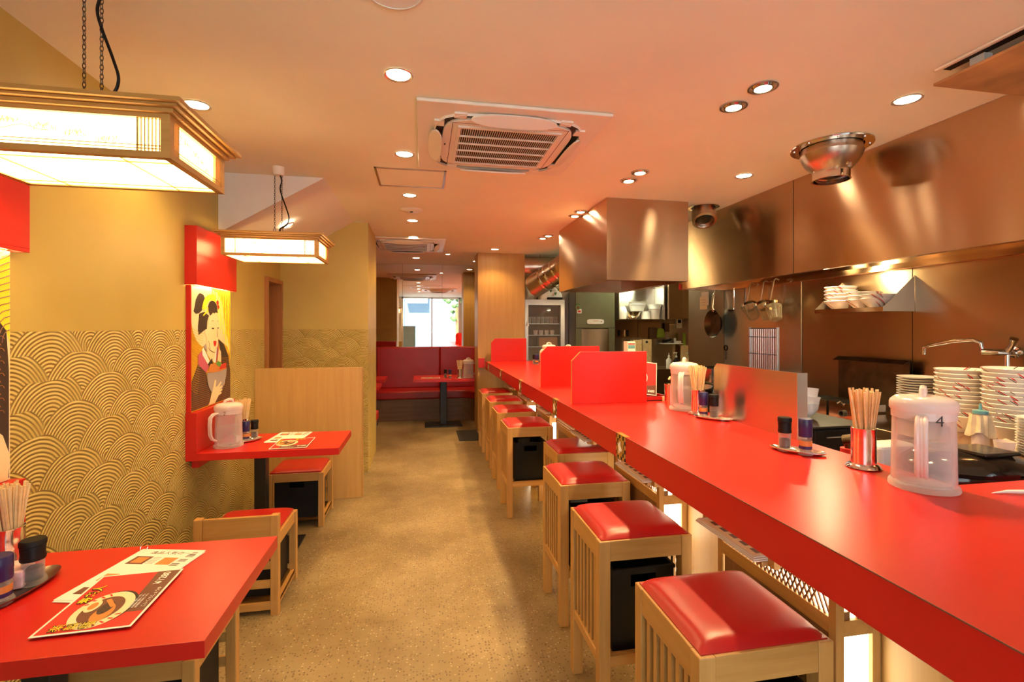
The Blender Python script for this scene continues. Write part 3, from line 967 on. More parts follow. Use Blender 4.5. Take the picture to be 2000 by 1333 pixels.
for i, (x, y, a, l) in enumerate(CH):
    o = ch if i == 0 else copy_tree(ch)
    o.location = (x, y, 0); o.rotation_euler = (0, 0, a); o['label'] = 'low beech chair with red seat ' + l; o['group'] = 'low chairs at the wall tables'
    b = b2 if i == 0 else copy_tree(b2)
    b.location = (x, y + (.02 if a == 0 else -.02), .07 if 0 else .066); b['label'] = 'black storage box under the low chair ' + ('of the near table', 'that turns its back to the camera', 'before the wooden partition')[i]; b['group'] = 'black boxes under the low chairs'
    B(-.19, -.15, .05, .19, .17, .064).obj('box_shelf', 'wx', o)
t = thing('partition', 'waist-high wooden partition behind the second table', 'partition', (-.935, 4.29, 0))
B(-.424, -.02, 0, .424, .02, 1.11).obj('board', 'panel', t, bevel=.002)
B(.4245, -.022, 0, .43, .022, 1.11).obj('edge_strip', 'wz', t)
# ================================================================== PENDANT LANTERNS
def lathe_disc(n, r, z0, z1): return MB().lathe([(0, z0), (r, z0), (r, z1), (0, z1)], n)
def make_pendant():
    t = thing('pendant_lantern', 'lantern', 'pendant lamp')
    a, b, h = .28, .175, .115        # half width, half depth, height of the body; origin = centre of underside
    g = .022
    def side(axis, s, L):
        """one long or short side: a part with frame bars and paper"""
        m = MB(); p = MB(); bars = MB()
        off = (b if axis == 'x' else a) * s
        def bx(u0, u1, z0, z1, t0, t1, mb):
            q0, q1 = sorted((off - s * t0, off - s * t1))
            if axis == 'x': mb.box(u0, q0, z0, u1, q1, z1)
            else: mb.box(q0, u0, z0, q1, u1, z1)
        bx(-L, L, 0, .016, 0, .02, m); bx(-L, L, h - .012, h, 0, .02, m)
        bx(-L, -L + g, .016, h - .012, 0, .02, m); bx(L - g, L, .016, h - .012, 0, .02, m)
        cw = (L - g) * .22
        for sg in (-1, 1):
            u = sg * (L - g - cw)
            bx(u - .002, u + .002, .016, h - .012, .004, .012, bars)
            for i in range(6):
                uu = sg * (L - g - cw * (i + .6) / 6.6)
                bx(uu - .0011, uu + .0011, .016, h - .012, .004, .010, bars)
        for z in (.024, .032):
            bx(-L + g, L - g, z - .0009, z + .0009, .004, .010, bars)
        bx(-L + g, L - g, .016, h - .012, .012, .014, p)
        f = m.obj('side_frame', 'wx' if axis == 'x' else 'wy', t)
        bars.obj('lattice', 'wx', f)
        p.obj('paper', 'shoji', f)
        # painted pine sprays on the paper
        pm = MB(); pw = MB()
        rnd = random.Random(3)
        for k in range(5):
            u0 = -(L - g - cw) * .8 + k * (L - g - cw) * .36
            z0 = .085 - k * .011
            for q in range(26):
                uu, zz = u0 + rnd.gauss(0, .014), z0 + rnd.gauss(0, .004)
                q0 = off - s * .0112
                if axis == 'x': pm.bar((uu, q0, zz), (uu + rnd.uniform(-.005, .005), q0, zz + .008), .0022, .0004, (0, 1, 0))
                else: pm.bar((q0, uu, zz), (q0, uu + rnd.uniform(-.005, .005), zz + .008), .0022, .0004, (1, 0, 0))
        for k in range(9):
            u0 = -(L - g - cw) * .9 + k * .02
            q0 = off - s * .0112
            pts = [(u0, q0, .062 + .006 * math.sin(k * 1.3)), (u0 + .02, q0, .062 + .006 * math.sin(k * 1.3 + 1.3))]
            if axis == 'y': pts = [(q, u, z) for u, q, z in pts]
            pw.bar(pts[0], pts[1], .0026, .0004, (0, 1, 0) if axis == 'x' else (1, 0, 0))
        pm.obj('pine_painting', 'pineink', f)
        pw.obj('painted_branch', 'pineink', f)
    side('x', -1, a); side('x', 1, a); side('y', -1, b - .0005); side('y', 1, b - .0005)
    B(-a + .02, -b + .02, .004, a - .02, b - .02, .006).obj('bottom_paper', 'shoji', t)
    m = MB()
    for x in (-a * .55, a * .55): m.box(x - .0015, -b + .02, 0, x + .0015, b - .02, .004)
    for y in (-b * .68, b * .68): m.box(-a + .02, y - .0015, .0005, a - .02, y + .0015, .0042)
    m.obj('bottom_lattice', 'wx', t)
    for k, (e, z0, z1) in enumerate(((.012, h, h + .012), (.026, h + .012, h + .02), (.04, h + .02, h + .032))):
        m = MB()
        A, Bq = a + e, b + e
        for q in ((-A, -Bq, A, -Bq + .05), (-A, Bq - .05, A, Bq), (-A, -Bq + .05, -A + .05, Bq - .05), (A - .05, -Bq + .05, A, Bq - .05)): m.box(q[0], q[1], z0, q[2], q[3], z1)
        m.obj('cornice', 'wx', t, bevel=.002)
    B(-a + .005, -b + .005, h + .014, a - .005, b - .005, h + .024).obj('top_board', 'wx', t)
    B(-a - .02, -.02, h + .032, a + .02, .02, h + .04).obj('top_bar', 'wx', t)
    zc = 2.5 - 1.893
    MB().lathe([(0, zc - .055), (.03, zc - .055), (.037, zc - .045), (.038, zc - .001), (0, zc - .001)], 32).obj('ceiling_rose', 'acwhite', t, smooth=True)
    ztop = h + .04
    MB().lathe([(0, ztop + .022), (.01, ztop + .022), (.016, ztop + .014), (.035, ztop + .004), (.04, ztop), (0, ztop)], 24).obj('cable_grip', 'black', t, smooth=True)
    m = MB()
    for dx in (-.022, .022):
        n = int((zc - .05 - ztop - .06) / .0135)
        for i in range(n):
            z = ztop + .06 + i * .0135 + .009
            pts = []
            for q in range(12):
                an = 2 * PI * q / 12
                u, v = .0042 * math.cos(an), .009 * math.sin(an)
                pts.append((dx + u, 0, z + v) if i % 2 == 0 else (dx, u, z + v))
            m.tube(pts, .0011, 5, closed=True)
    m.obj('chain', 'bmetal', t)
    m = MB()
    for dx in (-.022, .022):
        m.tube([(dx, -.06, ztop), (dx, 0, ztop + .06), (dx, .06, ztop)], .0018, 6)
    m.obj('hanger_wire', 'bmetal', t)
    pts = [(.008, 0, ztop + .02), (.012, 0, ztop + .05), (.05, 0, ztop + .075), (.065, 0, ztop + .12), (.05, 0, ztop + .18), (.012, 0, ztop + .30), (.02, 0, ztop + .36), (.01, 0, zc - .05)]
    def cat(P, n=6):
        out = []
        for i in range(len(P) - 1):
            p0, p1, p2, p3 = (Vector(P[max(0, min(len(P) - 1, i + k))]) for k in (-1, 0, 1, 2))
            for q in range(n):
                s = q / n
                out.append(.5 * ((2 * p1) + (p2 - p0) * s + (2 * p0 - 5 * p1 + 4 * p2 - p3) * s * s + (3 * p1 - p0 - 3 * p2 + p3) * s ** 3))
        return out + [Vector(P[-1])]
    MB().tube(cat(pts), .0042, 8).obj('cable', 'black', t, smooth=True)
    return t
MT['pineink'] = emit('brown wash on lit paper', (1.0, .50, .14), 1.1, (.4, .25, .08))
pd = make_pendant()
pd.location = (-.93, 1.575, 1.893)
pd['label'] = 'large-looking lit paper pendant lantern at the upper left, over the near table'; pd['group'] = 'paper pendant lanterns'
dup(pd, (-.93, 3.375, 1.893), 0, 'lit paper pendant lantern hanging over the second table, below the sloped soffit')

# ================================================================== PAINTED PANELS
ART = dict(
 halo=[(3.125,1.692),(3.369,1.707),(3.492,1.677),(3.557,1.621),(3.59,1.527),(3.624,1.417),(3.695,1.318),(3.70,1.276),(3.642,1.32),(3.492,1.379),(3.34,1.332),(3.256,1.332),(3.189,1.368),(3.144,1.422),(3.119,1.487)],
 hairL=[(3.163,1.577),(3.175,1.615),(3.202,1.645),(3.225,1.659),(3.249,1.659),(3.28,1.652),(3.3,1.632),(3.285,1.595),(3.256,1.553),(3.215,1.535),(3.176,1.531),(3.148,1.546)],
 comb=[(3.263,1.581),(3.28,1.612),(3.304,1.639),(3.35,1.658),(3.399,1.664),(3.435,1.66),(3.457,1.648),(3.453,1.622),(3.369,1.624),(3.333,1.603),(3.29,1.551)],
 hairT=[(3.34,1.584),(3.358,1.609),(3.385,1.621),(3.414,1.623),(3.445,1.614),(3.468,1.596),(3.484,1.544),(3.45,1.549),(3.43,1.539),(3.414,1.547),(3.372,1.525),(3.347,1.553)],
 hairB=[(3.222,1.534),(3.29,1.548),(3.358,1.525),(3.333,1.489),(3.326,1.439),(3.283,1.43),(3.245,1.415),(3.215,1.403),(3.205,1.43),(3.205,1.458)],
 neck=[(3.314,1.37),(3.46,1.298),(3.448,1.22),(3.399,1.233),(3.326,1.282),(3.304,1.339)],
 face=[(3.358,1.509),(3.377,1.532),(3.414,1.546),(3.45,1.549),(3.484,1.543),(3.495,1.511),(3.5,1.445),(3.505,1.41),(3.492,1.366),(3.49,1.34),(3.484,1.326),(3.453,1.293),(3.425,1.288),(3.399,1.294),(3.37,1.305),(3.34,1.322),(3.319,1.37),(3.314,1.395),(3.292,1.414),(3.304,1.439),(3.329,1.439)],
 ear=[(3.295,1.421),(3.304,1.439),(3.326,1.439),(3.323,1.395),(3.3,1.402)],
 lips=[(3.417,1.358),(3.427,1.364),(3.437,1.361),(3.447,1.364),(3.465,1.357),(3.457,1.334),(3.439,1.325),(3.423,1.338)],
 collarG=[(3.276,1.334),(3.314,1.348),(3.333,1.294),(3.29,1.321)],
 collarW=[(3.256,1.313),(3.276,1.327),(3.362,1.236),(3.337,1.218),(3.263,1.279)],
 pink=[(3.205,1.283),(3.256,1.307),(3.27,1.273),(3.355,1.201),(3.314,1.167),(3.205,1.225)],
 robeL=[(3.202,1.225),(3.314,1.167),(3.333,1.105),(3.392,1.035),(3.369,0.98),(3.34,0.957),(3.112,0.957),(3.125,1.129)],
 robeD=[(3.337,1.218),(3.399,1.252),(3.414,1.213),(3.358,1.201)],
 robeR=[(3.5,1.372),(3.59,1.336),(3.668,1.249),(3.70,1.134),(3.70,0.957),(3.44,0.957),(3.492,1.001),(3.607,1.061),(3.633,1.162),(3.549,1.209),(3.549,1.256)],
 white2=[(3.46,1.314),(3.484,1.3),(3.453,1.219),(3.429,1.221)],
 pink2=[(3.484,1.366),(3.5,1.365),(3.495,1.286),(3.468,1.222),(3.457,1.222)],
 hand2=[(3.484,1.214),(3.5,1.286),(3.516,1.308),(3.54,1.284),(3.54,1.223)],
 noodle=[(3.326,1.166),(3.362,1.185),(3.40,1.208),(3.445,1.217),(3.49,1.21),(3.532,1.197),(3.607,1.205),(3.628,1.165),(3.46,1.155)],
 egg1=[(3.362,1.166),(3.352,1.185),(3.358,1.204),(3.375,1.216),(3.392,1.217),(3.41,1.212),(3.422,1.199),(3.422,1.157)],
 egg2=[(3.508,1.169),(3.52,1.188),(3.549,1.199),(3.58,1.206),(3.61,1.208),(3.624,1.204),(3.624,1.173)],
 greenl=[(3.457,1.206),(3.47,1.222),(3.492,1.23),(3.505,1.222),(3.54,1.21),(3.53,1.198),(3.516,1.188)],
 bowl=[(3.322,1.163),(3.39,1.158),(3.46,1.157),(3.55,1.159),(3.63,1.165),(3.62,1.12),(3.599,1.076),(3.575,1.05),(3.54,1.028),(3.50,1.016),(3.46,1.012),(3.42,1.02),(3.377,1.043),(3.35,1.07),(3.333,1.099)],
 hand=[(3.347,0.957),(3.38,1.01),(3.399,1.04),(3.414,1.064),(3.435,1.106),(3.447,1.109),(3.457,1.098),(3.445,1.06),(3.475,1.062),(3.532,1.088),(3.542,1.08),(3.50,1.051),(3.554,1.060),(3.555,1.049),(3.508,1.034),(3.555,1.036),(3.553,1.026),(3.505,1.015),(3.545,1.016),(3.54,1.007),(3.492,0.998),(3.46,0.973),(3.435,0.957)],
 pin=[(3.253,1.574),(3.34,1.577),(3.343,1.569),(3.253,1.562)], pin2=[(3.263,1.526),(3.333,1.562),(3.347,1.556),(3.276,1.521)],
 flower=[(3.46,1.616),(3.472,1.628),(3.484,1.63),(3.502,1.621),(3.492,1.597),(3.472,1.602)], flower2=[(3.473,1.59),(3.482,1.599),(3.495,1.599),(3.511,1.585),(3.489,1.568)],
 brow1=[(3.384,1.487),(3.407,1.497),(3.429,1.489),(3.407,1.493)], brow2=[(3.472,1.488),(3.485,1.495),(3.498,1.487),(3.485,1.491)],
 eye1=[(3.384,1.445),(3.414,1.449),(3.433,1.443),(3.414,1.438)], eye2=[(3.473,1.448),(3.502,1.450),(3.502,1.443),(3.479,1.442)],
 nose=[(3.470,1.44),(3.475,1.44),(3.482,1.39),(3.468,1.384),(3.476,1.392)], chin=[(3.34,1.324),(3.37,1.302),(3.425,1.286),(3.453,1.290),(3.425,1.289),(3.37,1.306)],
 jaw=[(3.345,1.365),(3.349,1.365),(3.372,1.312),(3.368,1.310)],
)
LAY = [('halo', 'ink_cream', 1, ''), ('hairL', 'ink_robe', 2, 'hair'), ('comb', 'ink_yellow', 3, 'comb'), ('hairB', 'ink_robe', 2, 'hair'), ('robeL', 'ink_robe', 2, 'robe'), ('robeR', 'ink_robe', 2, 'robe'),
       ('neck', 'ink_skin', 3, 'neck'), ('collarG', 'ink_grey', 4, 'collar'), ('collarW', 'ink_white', 5, 'collar'), ('pink', 'ink_pink', 4, 'sleeve'), ('robeD', 'ink_robe', 5, 'robe'), ('white2', 'ink_white', 4, 'collar'), ('pink2', 'ink_pink', 4, 'collar'),
       ('face', 'ink_skin', 5, 'face'), ('ear', 'ink_cream', 6, 'ear'), ('hairT', 'ink_robe', 6, 'hair'), ('lips', 'ink_red', 6, 'lips'), ('pin', 'ink_yellow', 7, 'hairpin'), ('pin2', 'ink_yellow', 7, 'hairpin'), ('flower', 'ink_red', 7, 'flower'), ('flower2', 'ink_red', 7, 'flower'),
       ('brow1', 'ink_brown', 6, 'brow'), ('brow2', 'ink_brown', 6, 'brow'), ('eye1', 'ink_black', 6, 'eye'), ('eye2', 'ink_black', 6, 'eye'), ('nose', 'ink_brown', 6, 'nose'), ('chin', 'ink_brown', 6, 'chin_line'), ('jaw', 'ink_brown', 6, 'chin_line'), ('hand2', 'ink_skin', 4, 'hand'),
       ('noodle', 'ink_orange', 6, 'noodles'), ('egg1', 'ink_orange', 7, 'topping'), ('egg2', 'ink_red', 7, 'topping'), ('greenl', 'ink_green', 8, 'leaf'), ('bowl', 'ink_grey', 7, 'painted_bowl'), ('hand', 'ink_skin', 8, 'hand')]
ap = thing('painted_panel', 'painted panel of a woman in a dark kimono eating noodles', 'painting', (-1.36, 3.4, .95), 0, 'painted panels on the gold wall')
def ink(parent, poly, mat, lvl, name, ox=-1.36, oy=3.4, oz=.95):
    x = .022 + lvl * .0006
    m = MB().prism([(p[0] - oy, p[1] - oz) for p in poly], x, x + .0005, 0)
    return m.obj(name, mat, parent)
B(0, -.285, 0, .0225, .30, .75).obj('board', 'ink_gold', ap)
B(0, -.292, 0, .026, -.285, .75).obj('red_edge', 'red', ap)
for k, m_, lv, nm in LAY:
    ink(ap, ART[k], m_, lv, nm or 'pale_ground')
# combed gold lines round the figure, scale pattern on the robe
m = MB()
rr = random.Random(5)
for i in range(46):
    u = i / 45
    y0, z0 = 3.39 + .30 * u, 1.705
    pts = [(.0232, y0 - 3.4 + .03 * s + .02 * math.sin(4 * s + i), z0 - .95 - s * (.12 + .36 * u)) for s in (0, .25, .5, .75, 1)]
    pts = [(p[0], min(p[1], .298), p[2]) for p in pts]
    m.tube(pts, .0011, 4)
m.obj('gold_lines', 'ink_yellow', ap)
m = MB()
for i in range(26):
    u = i / 25
    pts = [(.0232, -.28 + .16 * s * (1 - .5 * u), .50 - .36 * u - .06 * s + .02 * s * s) for s in (0, .33, .66, 1)]
    m.tube(pts, .0011, 4)
m.obj('gold_lines', 'ink_yellow', ap)
def inside(poly, y, z):
    c = False
    for i in range(len(poly)):
        (y1, z1), (y2, z2) = poly[i - 1], poly[i]
        if (z1 > z) != (z2 > z) and y < (y2 - y1) * (z - z1) / (z2 - z1) + y1: c = not c
    return c
for poly in (ART['robeL'], ART['robeR']):
    m = MB()
    for i in range(40):
        for j in range(24):
            y, z = 3.10 + i * .016 + (j % 2) * .008, .96 + j * .012
            if inside(poly, y, z) and inside(poly, y + .007, z + .006) and inside(poly, y - .007, z + .006):
                m.tube([(.0238, y - 3.4 + .0078 * math.cos(a), z - .95 + .0078 * math.sin(a)) for a in (.25, .9, 1.57, 2.24, 2.9)], .0006, 3)
    m.obj('scale_pattern', 'ink_orange', ap)
a2 = thing('painted_panel', 'painted panel at the left edge of the photo, dark robe and bare arm on gold', 'painting', (-1.36, 1.56, .95), 0, 'painted panels on the gold wall')
B(0, -.27, 0, .0225, .30, .75).obj('board', 'ink_cream', a2)
def ink2(poly, mat, lvl, name): return ink(a2, poly, mat, lvl, name, oy=1.56)
ink2([(1.31, .957), (1.855, .957), (1.855, 1.31), (1.845, 1.44), (1.80, 1.49), (1.70, 1.52), (1.55, 1.50), (1.40, 1.40), (1.31, 1.30)], 'ink_robe', 1, 'robe')
ink2([(1.62, .957), (1.85, .957), (1.857, 1.03), (1.83, 1.10), (1.77, 1.15), (1.70, 1.15), (1.60, 1.12)], 'ink_skin', 3, 'arm')
ink2([(1.66, .957), (1.76, .957), (1.76, 1.01), (1.72, 1.07), (1.66, 1.05)], 'ink_robe', 4, 'robe')
ink2([(1.60, 1.52), (1.79, 1.555), (1.80, 1.58), (1.74, 1.64), (1.58, 1.66)], 'ink_robe', 2, 'hair')
ink2([(1.80, 1.49), (1.845, 1.44), (1.858, 1.40), (1.858, 1.69), (1.83, 1.68), (1.80, 1.64)], 'ink_yellow', 1, 'gold_ground')
m = MB()
for i in range(14):
    rd = .03 + i * .016
    pts = [(.0236, 1.858 - 1.56 - min(.11, rd) * math.cos(a), 1.40 - .95 + rd * 1.4 * math.sin(a)) for a in (0, .4, .8, 1.2, 1.57)]
    m.tube(pts, .0016, 4)
m.obj('wave_lines', 'ink_brown', a2)
m = MB()
poly = [(1.60, 1.16), (1.85, 1.16), (1.845, 1.44), (1.60, 1.50)]
for i in range(20):
    for j in range(16):
        y, z = 1.60 + i * .028 + (j % 2) * .014, 1.17 + j * .02
        if inside(poly, y, z) and inside(poly, y + .012, z): m.tube([(.0238, y - 1.56 + q * math.cos(a), z - .95 + q * math.sin(a)) for q in (.013,) for a in (.2, .9, 1.57, 2.24, 2.94)], .0008, 3)
m.obj('scale_pattern', 'ink_orange', a2)
# ================================================================== CONDIMENT SETS
def make_pitcher():
    t = thing('water_pitcher', 'pitcher', 'pitcher')
    MB().lathe([(0, .001), (.083, .001), (.085, .006), (.082, .016), (.0765, .022), (.0745, .15), (.0725, .235), (.07, .235), (.0715, .15), (.0735, .026), (.06, .012), (0, .012)], 44).obj('jug', 'clear', t, smooth=True)
    MB().lathe([(.0735, .205), (.0755, .206), (.0755, .228), (.0735, .229)], 44).obj('frosted_band', 'frost', t, smooth=True)
    MB().lathe([(0, .013), (.0705, .013), (.0705, .125), (0, .125)], 36).obj('water', 'water', t, smooth=True)
    MB().lathe([(.0785, .228), (.080, .232), (.080, .248), (.077, .256), (.066, .266), (.03, .272), (0, .273)], 44).obj('lid', 'frost', t, smooth=True)
    m = MB()
    m.tube([(-.03, 0, .268), (-.024, 0, .286), (0, 0, .292), (.024, 0, .286), (.03, 0, .268)], .009, 10)
    m.obj('lid_knob', 'frost', t, smooth=True)
    m = MB()
    for dy in (-.009, .009):
        m.tube([(.070, dy, .215), (.098, dy, .213), (.116, dy, .195), (.120, dy, .15), (.117, dy, .09), (.104, dy, .062), (.084, dy, .05)], .006, 8)
    m.tube([(.070, 0, .212), (.096, 0, .209), (.113, 0, .193), (.117, 0, .15), (.114, 0, .09), (.102, 0, .062), (.088, 0, .055)], .007, 8)
    m.obj('handle', 'frost', t, smooth=True)
    return t
MT['water'] = clear('water', (.93, .95, .97), (.9, .88, .88), .10, .04, .25)
def make_holder():
    t = thing('chopstick_holder', 'holder', 'holder')
    MB().lathe([(0, .001), (.050, .001), (.052, .004), (.046, .012), (.040, .015), (.036, .017), (.0355, .10), (.0365, .13), (.038, .134), (.036, .135), (.034, .128), (.034, .02), (0, .02)], 40).obj('cup', 'chrome', t, smooth=True)
    return t
def make_mill(cap, fill):
    t = thing('spice_mill', 'mill', 'mill')
    MB().lathe([(0, 0), (.024, 0), (.0255, .004), (.0245, .012), (.021, .02), (.0205, .07), (.0195, .07), (.0195, .022), (0, .006)], 28).obj('jar', 'glass', t, smooth=True)
    MB().lathe([(0, .008), (.018, .012), (.0185, .045), (0, .048)], 20).obj('spice', fill, t, smooth=True)
    if cap == 'black':
        MB().lathe([(0, .068), (.0225, .068), (.0235, .074), (.022, .085), (.023, .105), (.0225, .108), (.0245, .11), (.0245, .122), (.022, .126), (0, .127)], 28).obj('cap', 'black', t, smooth=True)
    else:
        MB().lathe([(0, .066), (.0225, .066), (.023, .07), (.0225, .092), (.0232, .094), (.0228, .128), (.021, .131), (0, .131)], 28).obj('cap', 'navy', t, smooth=True)
        MB().lathe([(.0212, .022), (.0214, .022), (.0214, .052), (.0212, .052)], 28).obj('label', 'ink_orange', t)
        MB().lathe([(.0215, .022), (.0217, .022), (.0217, .033), (.0215, .033)], 28).obj('label_band', 'navy', t)
    return t
def make_tray():
    t = thing('condiment_tray', 'tray', 'tray')
    MB().lathe([(0, .002), (.075, .002), (.085, .006), (.098, .011), (.1, .012), (.1, .010), (.086, .003), (.075, 0), (0, 0)], 44, sy=.46).obj('dish', 'chrome', t, smooth=True)
    return t
def make_stick():
    me_ = MB()
    me_.bar((0, 0, 0), (0, 0, .235), .0052, .0052)
    o = me_.obj('chopsticks', 'cork')
    return o
pit, hol, mlb, mln, tra, stk = make_pitcher(), make_holder(), make_mill('black', 'pepper'), make_mill('navy', 'salt'), make_tray(), make_stick()
first = {}
def put(o, loc, rz=0, label=None, group=None, cat=None):
    k = o.name
    if k not in first: first[k] = 1; c = o
    else: c = copy_tree(o)
    c.location = loc; c.rotation_euler = (0, 0, rz)
    return tag(c, label, cat, group)
def sticks(x, y, z, n, where, lean=.2, seed=1):
    r_ = random.Random(seed)
    for i in range(n):
        a = i * 2.399963 + r_.uniform(-.2, .2)
        rr_ = math.sqrt((i + .5) / n)
        bx_, by_ = .016 * rr_ * math.cos(a + .6), .016 * rr_ * math.sin(a + .6)
        tx, ty = .048 * rr_ * math.cos(a), .048 * rr_ * math.sin(a)
        c = put(stk, (x + bx_, y + by_, z + .022 + r_.uniform(0, .01)), 0, 'pale wooden chopsticks standing in the steel holder ' + where, 'chopsticks in the holder ' + where, 'chopsticks')
        c.rotation_euler = Vector((tx - bx_, ty - by_, .235)).to_track_quat('Z', 'Y').to_euler()
def hset(x, y, z, n, where, seed): 
    put(hol, (x, y, z), .3, 'round steel chopstick holder ' + where, 'steel chopstick holders')
    sticks(x, y, z, n, where, seed=seed)
T = .98
PG, MG, TG = 'clear water pitchers', 'spice mills', 'oval steel condiment trays'
# the set nearest the camera on the counter
p4 = put(pit, (1.447, 1.172, T), R(-143), 'clear water pitcher marked 4, nearest the camera on the counter', PG)
hset(1.452, 1.372, T, 34, 'beside the pitcher marked 4', 2)
put(tra, (1.385, 1.585, T), R(-55), 'oval steel tray between the steel sheet and the pitcher marked 4', TG).scale = (.95, .95, 1)
put(mlb, (1.348, 1.605, T + .004), 0, 'black-capped pepper mill on the counter tray nearest the camera', MG)
put(mln, (1.380, 1.54, T + .004), 0, 'navy-capped spice jar on the counter tray nearest the camera', MG)
# second set behind the steel sheet
p2 = put(pit, (1.472, 2.53, T), R(-130), 'clear water pitcher on the counter between the yen 400 card and the chopsticks', PG)
hset(1.462, 2.375, T, 26, 'left of the steel sheet', 3)
put(tra, (1.455, 2.235, T), R(-55), 'oval steel tray in front of the steel sheet on the counter', TG).scale = (.95, .95, 1)
put(mln, (1.425, 2.265, T + .004), 0, 'navy-capped spice jar beside the steel sheet', MG)
put(mlb, (1.452, 2.215, T + .004), 0, 'black-capped pepper mill beside the steel sheet', MG)
npk = thing('paper_packets', 'small clear wrapped packets lying on the tray before the steel sheet', 'packets', (1.495, 2.175, T + .005))
for i in range(3):
    B(-.03, -.012, .004 * i, .03, .012, .004 * i + .003).obj('packet', 'clear', npk, rot=(0, R(12 * i - 8), R(40 * i)), bevel=.001)
# sets at the far end
put(pit, (1.44, 4.15, T), R(-60), 'pitcher just behind the middle red divider board', PG)
put(pit, (1.44, 4.66, T), R(-60), 'pitcher second behind the middle red divider board', PG)
put(pit, (1.44, 5.42, T), R(-160), 'pitcher with its lid showing left of the middle divider board', PG)
put(mlb, (1.395, 5.98, T), 0, 'black-capped pepper mill at the far end of the counter', MG)
put(mln, (1.405, 5.88, T), 0, 'dark-capped spice jar at the far end of the counter', MG)
# second wall table
Z2 = .71
p5 = put(pit, (-1.19, 3.27, Z2), R(-125), 'clear water pitcher marked 2 on the second wall table', PG)
hset(-1.175, 3.475, Z2, 26, 'behind the pitcher marked 2', 4)
put(tra, (-1.10, 3.395, Z2), R(60), 'oval steel tray on the second wall table', TG).scale = (.8, .8, 1)
put(mln, (-1.122, 3.365, Z2 + .004), 0, 'navy-capped spice jar on the second wall table', MG)
put(mlb, (-1.09, 3.425, Z2 + .004), 0, 'black-capped pepper mill on the second wall table', MG)
tb = thing('napkin_pack', 'white napkin pack between the pitcher marked 2 and the spice jars', 'napkins', (-1.135, 3.33 - .09, Z2))
B(-.02, -.03, .0, .02, .03, .05).obj('pack', 'paper', tb, bevel=.004, loc=(-.025, .105, 0), rot=(0, 0, .5))
# near wall table
hset(-1.235, 1.715, Z2, 34, 'at the left edge of the near table', 5)
t = thing('long_tray', 'long dark steel tray on the near table at the left edge', 'tray', (-1.13, 1.55, Z2), R(78))
MB().lathe([(0, .003), (.12, .003), (.135, .008), (.15, .014), (.152, .015), (.15, .012), (.136, .004), (.12, 0), (0, 0)], 44, sy=.42).obj('dish', plain('dull dark steel', (.25, .21, .19), .3, 1, var=.1), t, smooth=True)
c = put(mlb, (-1.105, 1.615, Z2 + .004), 0, 'black-capped pepper mill on the near table', MG); c.scale = (1.25, 1.25, 1.0)
c = put(mln, (-1.110, 1.508, Z2 + .004), 0, 'navy-capped spice jar at the left edge of the near table', MG); c.scale = (1.25, 1.25, .98)
t = thing('tissue_pack', 'pale pink flowered tissue pack behind the spice jars on the near table', 'tissues', (-1.165, 1.615, Z2 + .004), R(20))
B(-.045, -.05, 0, .045, .05, .05).obj('pack', 'pinkbox', t, bevel=.006)
# marker numbers on the jugs
def jug_mark(p, s, ang, z=.198, size=.044):
    r0 = .0762
    ux, n = (-math.sin(ang), math.cos(ang), 0), (math.cos(ang), math.sin(ang), 0)
    o = Vector((n[0] * r0, n[1] * r0, z - .005)) - Vector(ux) * size * .25
    lettering(s, size, 'ink_black', p, frame(o, ux, (0, 0, 1)), 'marker_number', .0003, -.0004)
jug_mark(p4, '4', R(-143 + 143 + 25 - 100) if 0 else R(30))
jug_mark(p5, '2', R(38), .21, .03)
